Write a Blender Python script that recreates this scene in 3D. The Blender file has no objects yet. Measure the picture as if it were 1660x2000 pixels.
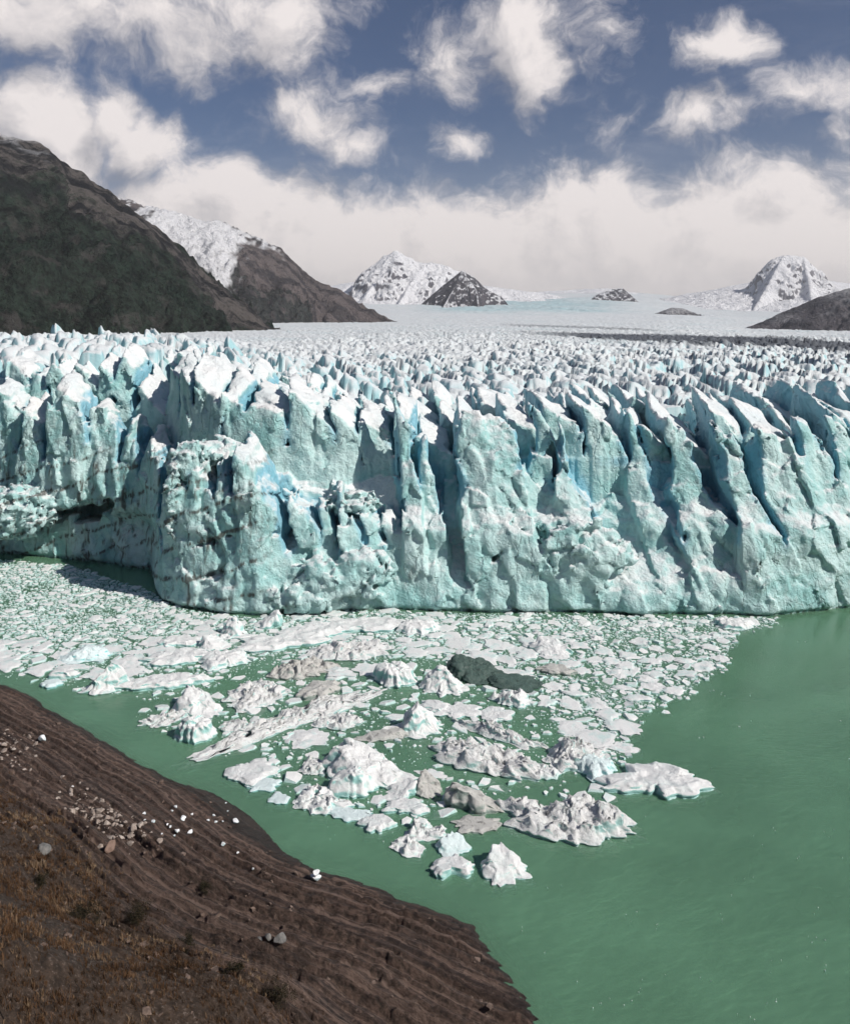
import bpy, math, random
import numpy as np
from mathutils import Vector

# ---------------------------------------------------------------- camera, sky, sun, exposure
scn = bpy.context.scene
COL = scn.collection
R = math.radians
F, HZ, CX, H = 1600.0, 640.0, 830.0, 75.0      # focal length, eye level and centre in photo pixels; eye height in metres
SUN_EL, SUN_AZ = 40.0, 119.0                    # azimuth clockwise from the view direction (+Y)

cam_d = bpy.data.cameras.new('camera')
cam = bpy.data.objects.new('camera', cam_d)
COL.objects.link(cam)
cam.location = (0, 0, H)
cam.rotation_euler = (R(90), 0, 0)
cam_d.sensor_fit = 'HORIZONTAL'
cam_d.sensor_width = 36.0
cam_d.lens = 36.0 * F / 1660.0
cam_d.shift_y = -(1000 - HZ) / 1660.0
cam_d.clip_start = 0.5
cam_d.clip_end = 60000
scn.camera = cam

scn.view_settings.view_transform = 'Standard'
scn.view_settings.look = 'None'
scn.view_settings.exposure = 0.0
scn.view_settings.gamma = 1.0
scn.view_settings.use_curve_mapping = False
scn.render.engine = 'CYCLES'
scn.cycles.use_denoising = True
scn.cycles.use_adaptive_sampling = True
scn.cycles.adaptive_threshold = 0.03
scn.cycles.max_bounces = 6
scn.cycles.diffuse_bounces = 3
scn.cycles.glossy_bounces = 2
scn.cycles.transmission_bounces = 3
scn.cycles.transparent_max_bounces = 10
scn.cycles.volume_bounces = 0
scn.cycles.caustics_reflective = False
scn.cycles.caustics_refractive = False

sl = bpy.data.lights.new('sun', 'SUN')
sl.energy = 4.6
sl.angle = R(0.53)
sl.color = (1.0, 0.95, 0.885)
sun = bpy.data.objects.new('sun', sl)
COL.objects.link(sun)
sdir = Vector((math.cos(R(SUN_EL)) * math.sin(R(SUN_AZ)), math.cos(R(SUN_EL)) * math.cos(R(SUN_AZ)), math.sin(R(SUN_EL))))
sun.rotation_euler = sdir.to_track_quat('Z', 'Y').to_euler()

world = bpy.data.worlds.new('World')
scn.world = world
world.use_nodes = True


class NT:
    """small helper to write node trees"""
    def __init__(self, tree):
        self.t = tree

    def n(self, typ, **kw):
        nd = self.t.nodes.new(typ)
        for k, v in kw.items():
            setattr(nd, k, v)
        return nd

    def put(self, sock, v):
        if isinstance(v, bpy.types.NodeSocket):
            self.t.links.new(v, sock)
        elif v is not None:
            sock.default_value = v

    def m(self, op, a, b=None, c=None, clamp=False):
        nd = self.n('ShaderNodeMath', operation=op, use_clamp=clamp)
        for i, v in enumerate((a, b, c)):
            if v is not None:
                self.put(nd.inputs[i], v)
        return nd.outputs[0]

    def vm(self, op, a, b=None):
        nd = self.n('ShaderNodeVectorMath', operation=op)
        self.put(nd.inputs[0], a)
        if b is not None:
            self.put(nd.inputs[1], b)
        return nd.outputs['Value'] if op in ('LENGTH', 'DOT_PRODUCT', 'DISTANCE') else nd.outputs[0]

    def mix(self, f, a, b, blend='MIX'):
        nd = self.n('ShaderNodeMix', data_type='RGBA', blend_type=blend)
        self.put(nd.inputs[0], f)
        for s, v in ((nd.inputs[6], a), (nd.inputs[7], b)):
            self.put(s, tuple(v) + (1,) if isinstance(v, (tuple, list)) and len(v) == 3 else v)
        return nd.outputs[2]

    def noise(self, vec, scale, detail=4, rough=0.55, dist=0.0, lac=2.0):
        nd = self.n('ShaderNodeTexNoise')
        self.put(nd.inputs['Vector'], vec)
        nd.inputs['Scale'].default_value = scale
        nd.inputs['Detail'].default_value = detail
        nd.inputs['Roughness'].default_value = rough
        nd.inputs['Lacunarity'].default_value = lac
        nd.inputs['Distortion'].default_value = dist
        return nd.outputs[0]

    def ramp(self, f, lo, hi, smooth=True):
        nd = self.n('ShaderNodeMapRange', interpolation_type='SMOOTHSTEP' if smooth else 'LINEAR')
        self.put(nd.inputs[0], f)
        self.put(nd.inputs[1], lo)
        self.put(nd.inputs[2], hi)
        return nd.outputs[0]

    def xyz(self, v):
        nd = self.n('ShaderNodeSeparateXYZ')
        self.put(nd.inputs[0], v)
        return nd.outputs

    def comb(self, x, y, z):
        nd = self.n('ShaderNodeCombineXYZ')
        for i, v in enumerate((x, y, z)):
            self.put(nd.inputs[i], v)
        return nd.outputs[0]


def az(px):
    return math.atan((px - CX) / F)


def el(px, py):
    return math.atan((HZ - py) / F * math.cos(az(px)))


# cloud heaps: centre and radii in photo pixels, weight; each is a direction in the sky dome
HEAPS = [(330, 40, 260, 105, 1.0), (50, 25, 150, 70, .9), (540, 50, 115, 95, .95), (470, 0, 200, 60, .9),
         (70, 250, 140, 110, 1.6), (215, 225, 70, 85, 1.5), (280, 275, 105, 80, 1.6), (130, 320, 120, 80, 1.5),
         (600, 225, 120, 75, .72), (690, 285, 85, 40, .85), (893, 275, 60, 42, .95), (560, 200, 60, 40, .7),
         (1010, 70, 115, 110, 1.5), (1045, 150, 55, 65, 1.1), (900, 110, 110, 70, .8), (770, 160, 130, 40, .6),
         (1190, 60, 80, 75, .78), (1390, 85, 85, 60, .95), (1450, 95, 60, 45, .85), (1350, 240, 80, 50, .85),
         (1450, 215, 90, 45, .75), (1540, 180, 100, 50, .95), (1200, 235, 60, 40, .62), (1640, 235, 50, 40, .7),
         (1655, 370, 90, 70, .9), (1500, 440, 80, 60, .8)]


def build_sky():
    g = bpy.data.node_groups.new('cloud_field', 'ShaderNodeTree')
    g.interface.new_socket('Dir', in_out='INPUT', socket_type='NodeSocketVector')
    g.interface.new_socket('Field', in_out='OUTPUT', socket_type='NodeSocketFloat')
    t = NT(g)
    gi, go = t.n('NodeGroupInput'), t.n('NodeGroupOutput')
    p = gi.outputs[0]                                   # (azimuth, elevation, 0)
    n1 = t.n('ShaderNodeTexNoise')
    t.put(n1.inputs['Vector'], p)
    n1.inputs['Scale'].default_value = 9.0
    n1.inputs['Detail'].default_value = 5
    w = t.vm('SUBTRACT', n1.outputs['Color'], (.5, .5, .5))
    w = t.vm('MULTIPLY', w, (.11, .09, 0))
    pw = t.vm('ADD', p, w)
    f = None
    for (x, y, rx, ry, wt) in HEAPS:
        d = t.vm('SUBTRACT', pw, (az(x), el(x, y), 0))
        d = t.vm('MULTIPLY', d, (F / rx / 1.16, F / ry / 1.16, 0))
        d = t.vm('LENGTH', d)
        h = t.m('MULTIPLY_ADD', d, -wt, wt)
        f = h if f is None else t.m('SMOOTH_MAX', f, h, .12)
    s = t.xyz(p)
    # the long bank resting on the ice field, in the forward sky only
    bn = t.noise(t.comb(s[0], 7.3, 0), 4.5, 5, .6)
    top = t.m('MULTIPLY_ADD', bn, .13, .135)
    bank = t.m('MULTIPLY', t.m('SUBTRACT', top, t.xyz(pw)[1]), 16.0)
    bank = t.m('MINIMUM', bank, 1.9)
    bank = t.m('SUBTRACT', bank, t.m('MULTIPLY', t.ramp(t.m('ABSOLUTE', s[0]), .7, 1.3), 3.0))   # cut off out of view to lower the ambient light
    f = t.m('SMOOTH_MAX', f, bank, .15)
    # broken cumulus over the unseen rest of the dome, thinned to dim ambient light
    cov = t.m('MULTIPLY_ADD', t.noise(pw, 3.2, 4, .6), 2.6, -1.45)
    side = t.ramp(t.m('ABSOLUTE', s[0]), .5, .75)
    up = t.ramp(s[1], .40, .55)
    out = t.m('MAXIMUM', side, up)
    cov = t.m('SUBTRACT', t.m('MULTIPLY', cov, out), t.m('SUBTRACT', 1.0, out))
    f = t.m('SMOOTH_MAX', f, cov, .1)
    fb = t.noise(pw, 10.0, 8, .66)
    f = t.m('ADD', f, t.m('MULTIPLY_ADD', fb, 2.9, -1.50))
    t.put(go.inputs[0], f)

    t = NT(world.node_tree)
    world.node_tree.nodes.clear()
    tc = t.n('ShaderNodeTexCoord')
    d = t.vm('NORMALIZE', tc.outputs['Generated'])
    s = t.xyz(d)
    p = t.comb(t.m('ARCTAN2', s[0], s[1]), t.m('ARCSINE', s[2]), 0)

    def field(v):
        nd = t.n('ShaderNodeGroup')
        nd.node_tree = g
        t.put(nd.inputs[0], v)
        return nd.outputs[0]
    f0 = field(p)
    f1 = field(t.vm('ADD', p, (.026, .040, 0)))         # a little towards the sun
    sky = t.n('ShaderNodeTexSky', sky_type='NISHITA')
    sky.sun_disc = False
    sky.sun_elevation = R(SUN_EL)
    sky.sun_rotation = R(SUN_AZ)
    sky.altitude = 250
    sky.air_density = 1.0
    sky.dust_density = .25
    sky.ozone_density = 2.0
    blue = t.mix(1.0, sky.outputs[0], (.046, .047, .055), 'MULTIPLY')
    # thin high veil
    veil = t.noise(t.vm('MULTIPLY', p, (1.0, 3.2, 0)), 5.0, 6, .65, .6)
    veil = t.m('MULTIPLY', t.ramp(veil, .48, .9), .34)
    elv = t.m('ARCSINE', s[2])
    low = t.m('MULTIPLY', t.ramp(elv, .26, .05), t.m('MULTIPLY', t.ramp(t.m('ABSOLUTE', t.xyz(p)[0]), 1.3, .7), .35))
    veil = t.m('MINIMUM', t.m('ADD', veil, low), .7)
    c0 = t.mix(veil, blue, (.42, .44, .52))
    dens = t.ramp(f0, -.12, .85)
    lit = t.m('MULTIPLY_ADD', t.m('SUBTRACT', f0, f1), .62, .58)
    thick = t.ramp(f0, .5, 1.5)
    lit = t.m('SUBTRACT', lit, t.m('MULTIPLY', thick, t.m('MULTIPLY', t.ramp(elv, .16, .34), .20)))
    lit = t.m('MINIMUM', t.m('MAXIMUM', lit, 0.0), 1.0)
    cc = t.mix(lit, (.27, .28, .33), (.94, .875, .855))
    bankc = t.ramp(elv, .20, .02)
    cc = t.mix(t.m('MULTIPLY', bankc, .7), cc, (.93, .86, .825))
    col = t.mix(t.m('MULTIPLY', dens, .96), c0, cc)
    bg = t.n('ShaderNodeBackground')
    t.put(bg.inputs[0], col)
    bg.inputs[1].default_value = 1.0
    t.t.links.new(bg.outputs[0], t.n('ShaderNodeOutputWorld').inputs[0])


build_sky()
world.cycles.sampling_method = 'MANUAL'
world.cycles.sample_map_resolution = 512

# ---------------------------------------------------------------- numpy helpers
rng = np.random.default_rng(7)
rnd = random.Random(11)
G3 = np.array([[1, 1, 0], [-1, 1, 0], [1, -1, 0], [-1, -1, 0], [1, 0, 1], [-1, 0, 1], [1, 0, -1], [-1, 0, -1],
               [0, 1, 1], [0, -1, 1], [0, 1, -1], [0, -1, -1], [1, 1, 0], [-1, 1, 0], [0, -1, 1], [0, -1, -1]], np.float32)


def _hash(ix, iy, iz, seed):
    h = ix.astype(np.uint32) * np.uint32(0x8da6b343) ^ iy.astype(np.uint32) * np.uint32(0xd8163841) \
        ^ iz.astype(np.uint32) * np.uint32(0xcb1ab31f) ^ np.uint32((seed * 0x9e3779b1) & 0xffffffff)
    h ^= h >> np.uint32(15)
    h *= np.uint32(0x2c1b3c6d)
    h ^= h >> np.uint32(12)
    h *= np.uint32(0x297a2d39)
    h ^= h >> np.uint32(15)
    return h


def perlin(x, y, z=None, seed=0):
    x = np.asarray(x, np.float32)
    y = np.asarray(y, np.float32)
    flat = z is None
    z = np.zeros_like(x) + np.float32(.37) if flat else np.asarray(z, np.float32)
    fx, fy, fz = np.floor(x), np.floor(y), np.floor(z)
    ix, iy, iz = fx.astype(np.int64), fy.astype(np.int64), fz.astype(np.int64)
    x = x - fx
    y = y - fy
    z = z - fz
    u, v, w = [a * a * a * (a * (a * 6 - 15) + 10) for a in (x, y, z)]
    out = 0
    for dx in (0, 1):
        for dy in (0, 1):
            for dz in (0, 1):
                g = G3[_hash(ix + dx, iy + dy, iz + dz, seed) & np.uint32(15)]
                val = g[..., 0] * (x - dx) + g[..., 1] * (y - dy) + g[..., 2] * (z - dz)
                out = out + val * (u if dx else 1 - u) * (v if dy else 1 - v) * (w if dz else 1 - w)
    return out


def fbm(x, y, z=None, octv=4, seed=0, gain=.5, mode=''):
    a, s, tot = 1.0, 0, 0
    for i in range(octv):
        k = 2.03 ** i
        n = perlin(x * k + 17.1 * i, y * k - 9.7 * i, None if z is None else z * k + 3.3 * i, seed + i)
        if mode == 'ridge':
            n = 1 - 2 * np.abs(n)
        elif mode == 'billow':
            n = 2 * np.abs(n) - .5
        s = s + a * n
        tot += a
        a *= gain
    return s / tot


def worley2(x, y, seed=0):
    """F1, F2, id hash, vector to centre"""
    fx, fy = np.floor(x), np.floor(y)
    ix, iy = fx.astype(np.int64), fy.astype(np.int64)
    f1 = np.full(x.shape, 9., np.float32)
    f2 = np.full(x.shape, 9., np.float32)
    idh = np.zeros(x.shape, np.uint32)
    cx_ = np.zeros(x.shape, np.float32)
    cy_ = np.zeros(x.shape, np.float32)
    zz = np.zeros_like(ix)
    for dx in (-1, 0, 1):
        for dy in (-1, 0, 1):
            h = _hash(ix + dx, iy + dy, zz, seed)
            px_ = (fx + dx + (h & np.uint32(1023)) / 1023.0).astype(np.float32)
            py_ = (fy + dy + ((h >> np.uint32(10)) & np.uint32(1023)) / 1023.0).astype(np.float32)
            d = np.hypot(px_ - x, py_ - y)
            c = d < f1
            f2 = np.where(c, f1, np.minimum(f2, d))
            f1 = np.where(c, d, f1)
            idh = np.where(c, h, idh)
            cx_ = np.where(c, px_, cx_)
            cy_ = np.where(c, py_, cy_)
    return f1, f2, idh, x - cx_, y - cy_


def worley3(x, y, z, seed=0, cells=False):
    fx, fy, fz = np.floor(x), np.floor(y), np.floor(z)
    ix, iy, iz = fx.astype(np.int64), fy.astype(np.int64), fz.astype(np.int64)
    x, y, z = [(a - b).astype(np.float32) for a, b in ((x, fx), (y, fy), (z, fz))]
    f1 = np.full(x.shape, 9., np.float32)
    f2 = np.full(x.shape, 9., np.float32)
    idh = np.zeros(x.shape, np.uint32)
    vx, vy, vz = [np.zeros(x.shape, np.float32) for _ in range(3)]
    k = np.float32(1 / 1023.0)
    for dx in (-1, 0, 1):
        for dy in (-1, 0, 1):
            for dz in (-1, 0, 1):
                h = _hash(ix + dx, iy + dy, iz + dz, seed)
                ax = dx + (h & np.uint32(1023)) * k - x
                ay = dy + ((h >> np.uint32(10)) & np.uint32(1023)) * k - y
                a3 = dz + ((h >> np.uint32(20)) & np.uint32(1023)) * k - z
                d = ax * ax + ay * ay + a3 * a3
                if cells:
                    c = d < f1
                    f2 = np.where(c, f1, np.minimum(f2, d))
                    idh = np.where(c, h, idh)
                    vx, vy, vz = np.where(c, ax, vx), np.where(c, ay, vy), np.where(c, a3, vz)
                f1 = np.minimum(f1, d)
    return (np.sqrt(f1), np.sqrt(f2), idh, vx, vy, vz) if cells else np.sqrt(f1)


def worley3_(*a):
    return worley3(*a)[:3]


def sstep(a, b, x):
    t = np.clip((x - a) / (b - a), 0, 1)
    return t * t * (3 - 2 * t)


def h01(idh, k):
    h = (idh * np.uint32(2654435761) + np.uint32(k * 40503)) & np.uint32(0xffffffff)
    h ^= h >> np.uint32(13)
    h *= np.uint32(0x5bd1e995)
    return ((h >> np.uint32(8)) & np.uint32(65535)) / 65535.0


def mesh_from(name, verts, faces, mat=None, smooth=True, attrs=None, normals=None):
    """faces: array (n,3) or (n,4), or a list of such arrays"""
    if isinstance(faces, np.ndarray):
        faces = [faces]
    me = bpy.data.meshes.new(name)
    verts = np.ascontiguousarray(verts, np.float32)
    me.vertices.add(len(verts))
    me.vertices.foreach_set('co', verts.ravel())
    nl = sum(f.size for f in faces)
    nf = sum(len(f) for f in faces)
    me.loops.add(nl)
    me.loops.foreach_set('vertex_index', np.concatenate([f.ravel() for f in faces]).astype(np.int32))
    me.polygons.add(nf)
    tot = np.concatenate([np.full(len(f), f.shape[1], np.int32) for f in faces])
    st = np.zeros(nf, np.int32)
    st[1:] = np.cumsum(tot)[:-1]
    me.polygons.foreach_set('loop_start', st)
    me.polygons.foreach_set('loop_total', tot)
    me.polygons.foreach_set('use_smooth', np.full(nf, smooth))
    me.update(calc_edges=True)
    for k, a in (attrs or {}).items():
        at = me.attributes.new(k, 'FLOAT', 'POINT')
        at.data.foreach_set('value', np.ascontiguousarray(a, np.float32))
    if normals is not None:
        me.normals_split_custom_set_from_vertices(np.asarray(normals, np.float64))
    if mat:
        me.materials.append(mat)
    return me


def grid_faces(nu, nv):
    i = np.arange(nu - 1)[:, None] * nv + np.arange(nv - 1)[None]
    i = i.ravel()
    return np.stack([i, i + nv, i + nv + 1, i + 1], 1)


def link(name, me, parent=None, label=None, cat=None, group=None, kind=None):
    o = bpy.data.objects.new(name, me)
    COL.objects.link(o)
    if parent:
        o.parent = parent
    return tag(o, label, cat, group, kind)


def tag(o, label=None, cat=None, group=None, kind=None):
    for k, v in (('label', label), ('category', cat), ('group', group), ('kind', kind)):
        if v:
            o[k] = v
    return o


def pw(px, py, Y):
    return np.array([(px - CX) / F * Y, Y, H - (py - HZ) / F * Y])


def pz(px, py, z=0.0):
    """pixel to a point at height z (things that touch the water or the shore)"""
    Y = (H - z) * F / (py - HZ)
    return np.array([(px - CX) / F * Y, Y, z])


def topx(P):
    P = np.asarray(P)
    return CX + P[..., 0] / P[..., 1] * F, HZ + (H - P[..., 2]) / P[..., 1] * F


# ---------------------------------------------------------------- materials
def new_mat(name):
    m = bpy.data.materials.new(name)
    m.use_nodes = True
    t = NT(m.node_tree)
    m.node_tree.nodes.clear()
    out = t.n('ShaderNodeOutputMaterial')
    b = t.n('ShaderNodeBsdfPrincipled')
    m.node_tree.links.new(b.outputs[0], out.inputs[0])
    return m, t, b, out


def bump(t, b, h, strength, dist):
    nd = t.n('ShaderNodeBump')
    nd.inputs['Strength'].default_value = strength
    nd.inputs['Distance'].default_value = dist
    t.put(nd.inputs['Height'], h)
    t.put(b.inputs['Normal'], nd.outputs[0])


def attr(t, name):
    return t.n('ShaderNodeAttribute', attribute_name=name).outputs['Fac']


def glacier_material():
    m, t, b, out = new_mat('glacier_ice')
    g = t.n('ShaderNodeNewGeometry')
    P = g.outputs['Position']
    nz = t.xyz(g.outputs['Normal'])[2]
    n1 = t.noise(P, .09, 5, .6)
    n2 = t.noise(P, .45, 5, .6)
    n3 = t.noise(t.vm('MULTIPLY', P, (1, 1, .25)), .8, 5, .6)
    face = t.mix(t.ramp(n1, .35, .65), (.30, .545, .535), (.50, .675, .665))
    face = t.mix(t.m('MULTIPLY', t.ramp(n2, .5, .75), .5), face, (.58, .70, .68))
    fresh = attr(t, 'fresh')
    face = t.mix(t.m('MULTIPLY', fresh, .75), face, (.17, .43, .56))
    # weathered white crust on everything that looks up
    crust = t.m('ADD', nz, t.m('MULTIPLY_ADD', n2, .6, -.3))
    crust = t.m('ADD', crust, t.m('MULTIPLY_ADD', attr(t, 'top'), .40, -.18))
    crust = t.ramp(crust, .16, .80)
    col = t.mix(crust, face, t.mix(t.ramp(n1, .3, .7), (.66, .72, .73), (.775, .775, .765)))
    # dirt bands and streaks
    dirt = attr(t, 'dirt')
    dd = t.m('MULTIPLY', dirt, t.ramp(n3, .38, .62))
    col = t.mix(t.m('MINIMUM', t.m('MULTIPLY', dd, 1.4), .9), col, (.085, .085, .075))
    t.put(b.inputs['Base Color'], col)
    b.inputs['Roughness'].default_value = .55
    b.inputs['Specular IOR Level'].default_value = .3
    wp = t.n('ShaderNodeTexNoise')
    t.put(wp.inputs['Vector'], P)
    wp.inputs['Scale'].default_value = .5
    wp.inputs['Detail'].default_value = 4
    Pw = t.vm('ADD', P, t.vm('MULTIPLY', t.vm('SUBTRACT', wp.outputs['Color'], (.5, .5, .5)), (2.6, 2.6, 3.2)))

    def vor(vec, sc, feat):
        v = t.n('ShaderNodeTexVoronoi', feature=feat)
        t.put(v.inputs['Vector'], vec)
        v.inputs['Scale'].default_value = sc
        return v.outputs['Distance']
    crack = t.ramp(vor(t.vm('MULTIPLY', Pw, (1, 1, .22)), .20, 'DISTANCE_TO_EDGE'), .0, .035)
    scal = vor(t.vm('MULTIPLY', Pw, (1, 1, .7)), .42, 'F1')
    scal2 = vor(Pw, 1.1, 'F1')
    hb = t.m('ADD', t.m('MULTIPLY', t.noise(P, .9, 7, .68), .8), t.m('MULTIPLY', scal, .7))
    hb = t.m('ADD', hb, t.m('MULTIPLY', scal2, .30))
    hb = t.m('ADD', hb, t.m('MULTIPLY', t.m('MULTIPLY', t.m('MULTIPLY', crack, t.ramp(nz, .5, .2)), t.ramp(t.noise(P, .05, 3, .5), .48, .62)), .55))
    bump(t, b, hb, 1.0, .55)
    return m


def field_material():
    m, t, b, out = new_mat('serac_field_ice')
    g = t.n('ShaderNodeNewGeometry')
    P = g.outputs['Position']
    nz = t.xyz(g.outputs['Normal'])[2]
    n1 = t.noise(P, .012, 4, .6)
    n2 = t.noise(P, .12, 4, .6)
    face = t.mix(n1, (.24, .46, .50), (.42, .61, .63))
    crust = t.m('ADD', nz, t.m('MULTIPLY_ADD', n2, .4, -.2))
    crust = t.ramp(crust, .45, .92)
    crust = t.m('MULTIPLY', crust, t.m('MULTIPLY_ADD', attr(t, 'blue'), -.75, 1.0))
    col = t.mix(crust, face, t.mix(n1, (.60, .655, .675), (.73, .735, .73)))
    dirt = attr(t, 'dirt')  # on this field it holds a painted cloud shadow, not debris
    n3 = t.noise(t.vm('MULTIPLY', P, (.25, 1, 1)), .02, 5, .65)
    col = t.mix(t.m('MULTIPLY', dirt, t.ramp(n3, .1, .45)), col, (.10, .11, .125))  # darkens the far ice by the painted cloud shadow
    t.put(b.inputs['Base Color'], col)
    b.inputs['Roughness'].default_value = .6
    b.inputs['Specular IOR Level'].default_value = .25
    bump(t, b, t.noise(P, .5, 5, .65), .6, .6)
    return m


def berg_material(name, white, teal, dirtc, dirt_amt, rough=.5, pit=1.0, tealmix=.15):
    m, t, b, out = new_mat(name)
    g = t.n('ShaderNodeNewGeometry')
    P = g.outputs['Position']
    nz = t.xyz(g.outputs['Normal'])[2]
    z = t.xyz(P)[2]
    oi = t.n('ShaderNodeObjectInfo').outputs['Random']
    n2 = t.noise(P, .7, 5, .6)
    crust = t.m('ADD', nz, t.m('MULTIPLY_ADD', n2, .7, -.35))
    crust = t.ramp(crust, .05, .55)
    col = t.mix(crust, teal, white)
    wet = t.ramp(t.m('ADD', z, t.m('MULTIPLY', n2, .9)), 1.25, .35)     # wet bare ice at the waterline
    col = t.mix(t.m('MULTIPLY', t.m('MULTIPLY', wet, t.ramp(nz, .95, .55)), .85), col, teal)
    col = t.mix(t.m('MULTIPLY', t.ramp(t.noise(P, .33, 4, .7), .48, .68), tealmix), col, teal)
    dn = t.ramp(t.noise(P, 1.1, 6, .7), .52, .70)
    col = t.mix(t.m('MULTIPLY', dn, dirt_amt), col, dirtc)
    t.put(b.inputs['Base Color'], col)
    b.inputs['Roughness'].default_value = rough
    b.inputs['Specular IOR Level'].default_value = .3
    bump(t, b, t.m('ADD', t.noise(P, 2.2, 6, .7), t.m('MULTIPLY', t.noise(P, 8.0, 3, .6), .3)), .7 * pit, .35)
    return m


def water_material(name, cover, spec, colr):
    m = bpy.data.materials.new(name)
    m.use_nodes = True
    t = NT(m.node_tree)
    m.node_tree.nodes.clear()
    out = t.n('ShaderNodeOutputMaterial')
    g = t.n('ShaderNodeNewGeometry')
    P = g.outputs['Position']
    n = t.noise(t.vm('MULTIPLY', P, (1, 1.6, 1)), .035, 5, .6, .4)
    c = t.mix(t.ramp(n, .3, .7), tuple(v * .90 for v in colr), tuple(v * 1.10 for v in colr))
    df = t.n('ShaderNodeBsdfDiffuse')
    t.put(df.inputs[0], c)
    tr = t.n('ShaderNodeBsdfTransparent')
    mx = t.n('ShaderNodeMixShader')
    mx.inputs[0].default_value = cover
    m.node_tree.links.new(tr.outputs[0], mx.inputs[1])
    m.node_tree.links.new(df.outputs[0], mx.inputs[2])
    res = mx.outputs[0]
    if cover >= 1:
        res = df.outputs[0]
    if spec:
        bp = t.n('ShaderNodeBump')
        bp.inputs['Strength'].default_value = .55
        bp.inputs['Distance'].default_value = .10
        hh = t.m('ADD', t.noise(t.vm('MULTIPLY', P, (.55, 1.3, 1)), .9, 5, .62, .3), t.m('MULTIPLY', t.noise(P, .12, 3, .5), 1.5))
        t.put(bp.inputs['Height'], hh)
        gl = t.n('ShaderNodeBsdfGlossy')
        gl.inputs['Roughness'].default_value = .12
        m.node_tree.links.new(bp.outputs[0], gl.inputs['Normal'])
        fr = t.n('ShaderNodeFresnel')
        fr.inputs[0].default_value = 1.33
        m.node_tree.links.new(bp.outputs[0], fr.inputs['Normal'])
        m2 = t.n('ShaderNodeMixShader')
        m.node_tree.links.new(fr.outputs[0], m2.inputs[0])
        m.node_tree.links.new(res, m2.inputs[1])
        m.node_tree.links.new(gl.outputs[0], m2.inputs[2])
        res = m2.outputs[0]
    m.node_tree.links.new(res, out.inputs[0])
    return m


def shore_material():
    m, t, b, out = new_mat('shore_rock')
    g = t.n('ShaderNodeNewGeometry')
    P = g.outputs['Position']
    nz = t.xyz(g.outputs['Normal'])[2]
    n1 = t.noise(P, .16, 6, .65)
    n2 = t.noise(P, 1.3, 6, .7)
    bed = attr(t, 'bed')
    nb = t.noise(t.comb(t.m('MULTIPLY', bed, 1.0), t.m('MULTIPLY', n1, .6), 0), 1.7, 4, .7)
    rock = t.mix(t.ramp(n2, .35, .65), (.036, .025, .020), (.135, .088, .068))
    rock = t.mix(t.m('MULTIPLY', t.ramp(nb, .50, .62), .75), rock, (.235, .165, .135))
    rock = t.mix(t.m('MULTIPLY', t.ramp(nb, .48, .36), .7), rock, (.026, .018, .017))
    rock = t.mix(t.m('MULTIPLY', t.ramp(n1, .55, .72), .5), rock, (.075, .060, .054))
    soil = t.mix(t.ramp(n2, .3, .7), (.028, .018, .012), (.095, .064, .046))
    soil = t.mix(t.m('MULTIPLY', t.ramp(t.noise(P, 2.6, 6, .75), .56, .68), .8), soil, (.24, .19, .165))
    col = t.mix(attr(t, 'grassy'), rock, soil)
    wet = t.ramp(t.xyz(P)[2], .55, .05)
    col = t.mix(t.m('MULTIPLY', wet, .7), col, (.022, .017, .015))
    t.put(b.inputs['Base Color'], col)
    t.put(b.inputs['Roughness'], t.m('MULTIPLY_ADD', wet, -.4, .8))
    b.inputs['Specular IOR Level'].default_value = .3
    bump(t, b, t.m('ADD', n2, t.m('MULTIPLY', t.noise(P, 5.0, 6, .7), .6)), 1.0, .55)
    return m


def simple_mat(name, c1, c2, scale, rough=.8, bs=.6, bd=.05, c3=None):
    m, t, b, out = new_mat(name)
    tc = t.n('ShaderNodeTexCoord')
    oi = t.n('ShaderNodeObjectInfo')
    P = t.vm('ADD', t.n('ShaderNodeNewGeometry').outputs['Position'], (0, 0, 0))
    n = t.noise(P, scale, 5, .65)
    col = t.mix(t.ramp(n, .3, .7), c1, c2)
    if c3:
        col = t.mix(oi.outputs['Random'], col, t.mix(.6, col, c3))
    t.put(b.inputs['Base Color'], col)
    b.inputs['Roughness'].default_value = rough
    b.inputs['Specular IOR Level'].default_value = .2
    bump(t, b, t.noise(P, scale * 3, 5, .7), bs, bd)
    return m


def blade_material(name, cols):
    m, t, b, out = new_mat(name)
    v = attr(t, 'tint')
    col = t.mix(t.ramp(v, 0, .5, False), cols[0], cols[1])
    col = t.mix(t.ramp(v, .5, 1, False), col, cols[2])
    t.put(b.inputs['Base Color'], col)
    b.inputs['Roughness'].default_value = .8
    b.inputs['Specular IOR Level'].default_value = .1
    return m


M_GLAC = glacier_material()
M_FIELD = field_material()

# ---------------------------------------------------------------- the lake
WCOL = (.250, .520, .318)
water_me = mesh_from('water', np.array([[-900, -60, 0], [900, -60, 0], [900, 520, 0], [-900, 520, 0]], float),
                     np.array([[0, 1, 2, 3]]), water_material('lake_surface', .34, True, WCOL))
water = link('water', water_me, label='milky green glacial lake with drifting ice', kind='structure')
for i, (z, c) in enumerate(((-.22, .34), (-.5, .4), (-.95, .5), (-1.6, .6), (-2.6, 1.0))):
    me = mesh_from('water_depth', np.array([[-900, -60, z], [900, -60, z], [900, 520, z], [-900, 520, z]], float),
                   np.array([[0, 1, 2, 3]]), water_material('lake_depth', c, False, WCOL))
    link('water_depth', me, parent=water)

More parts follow.
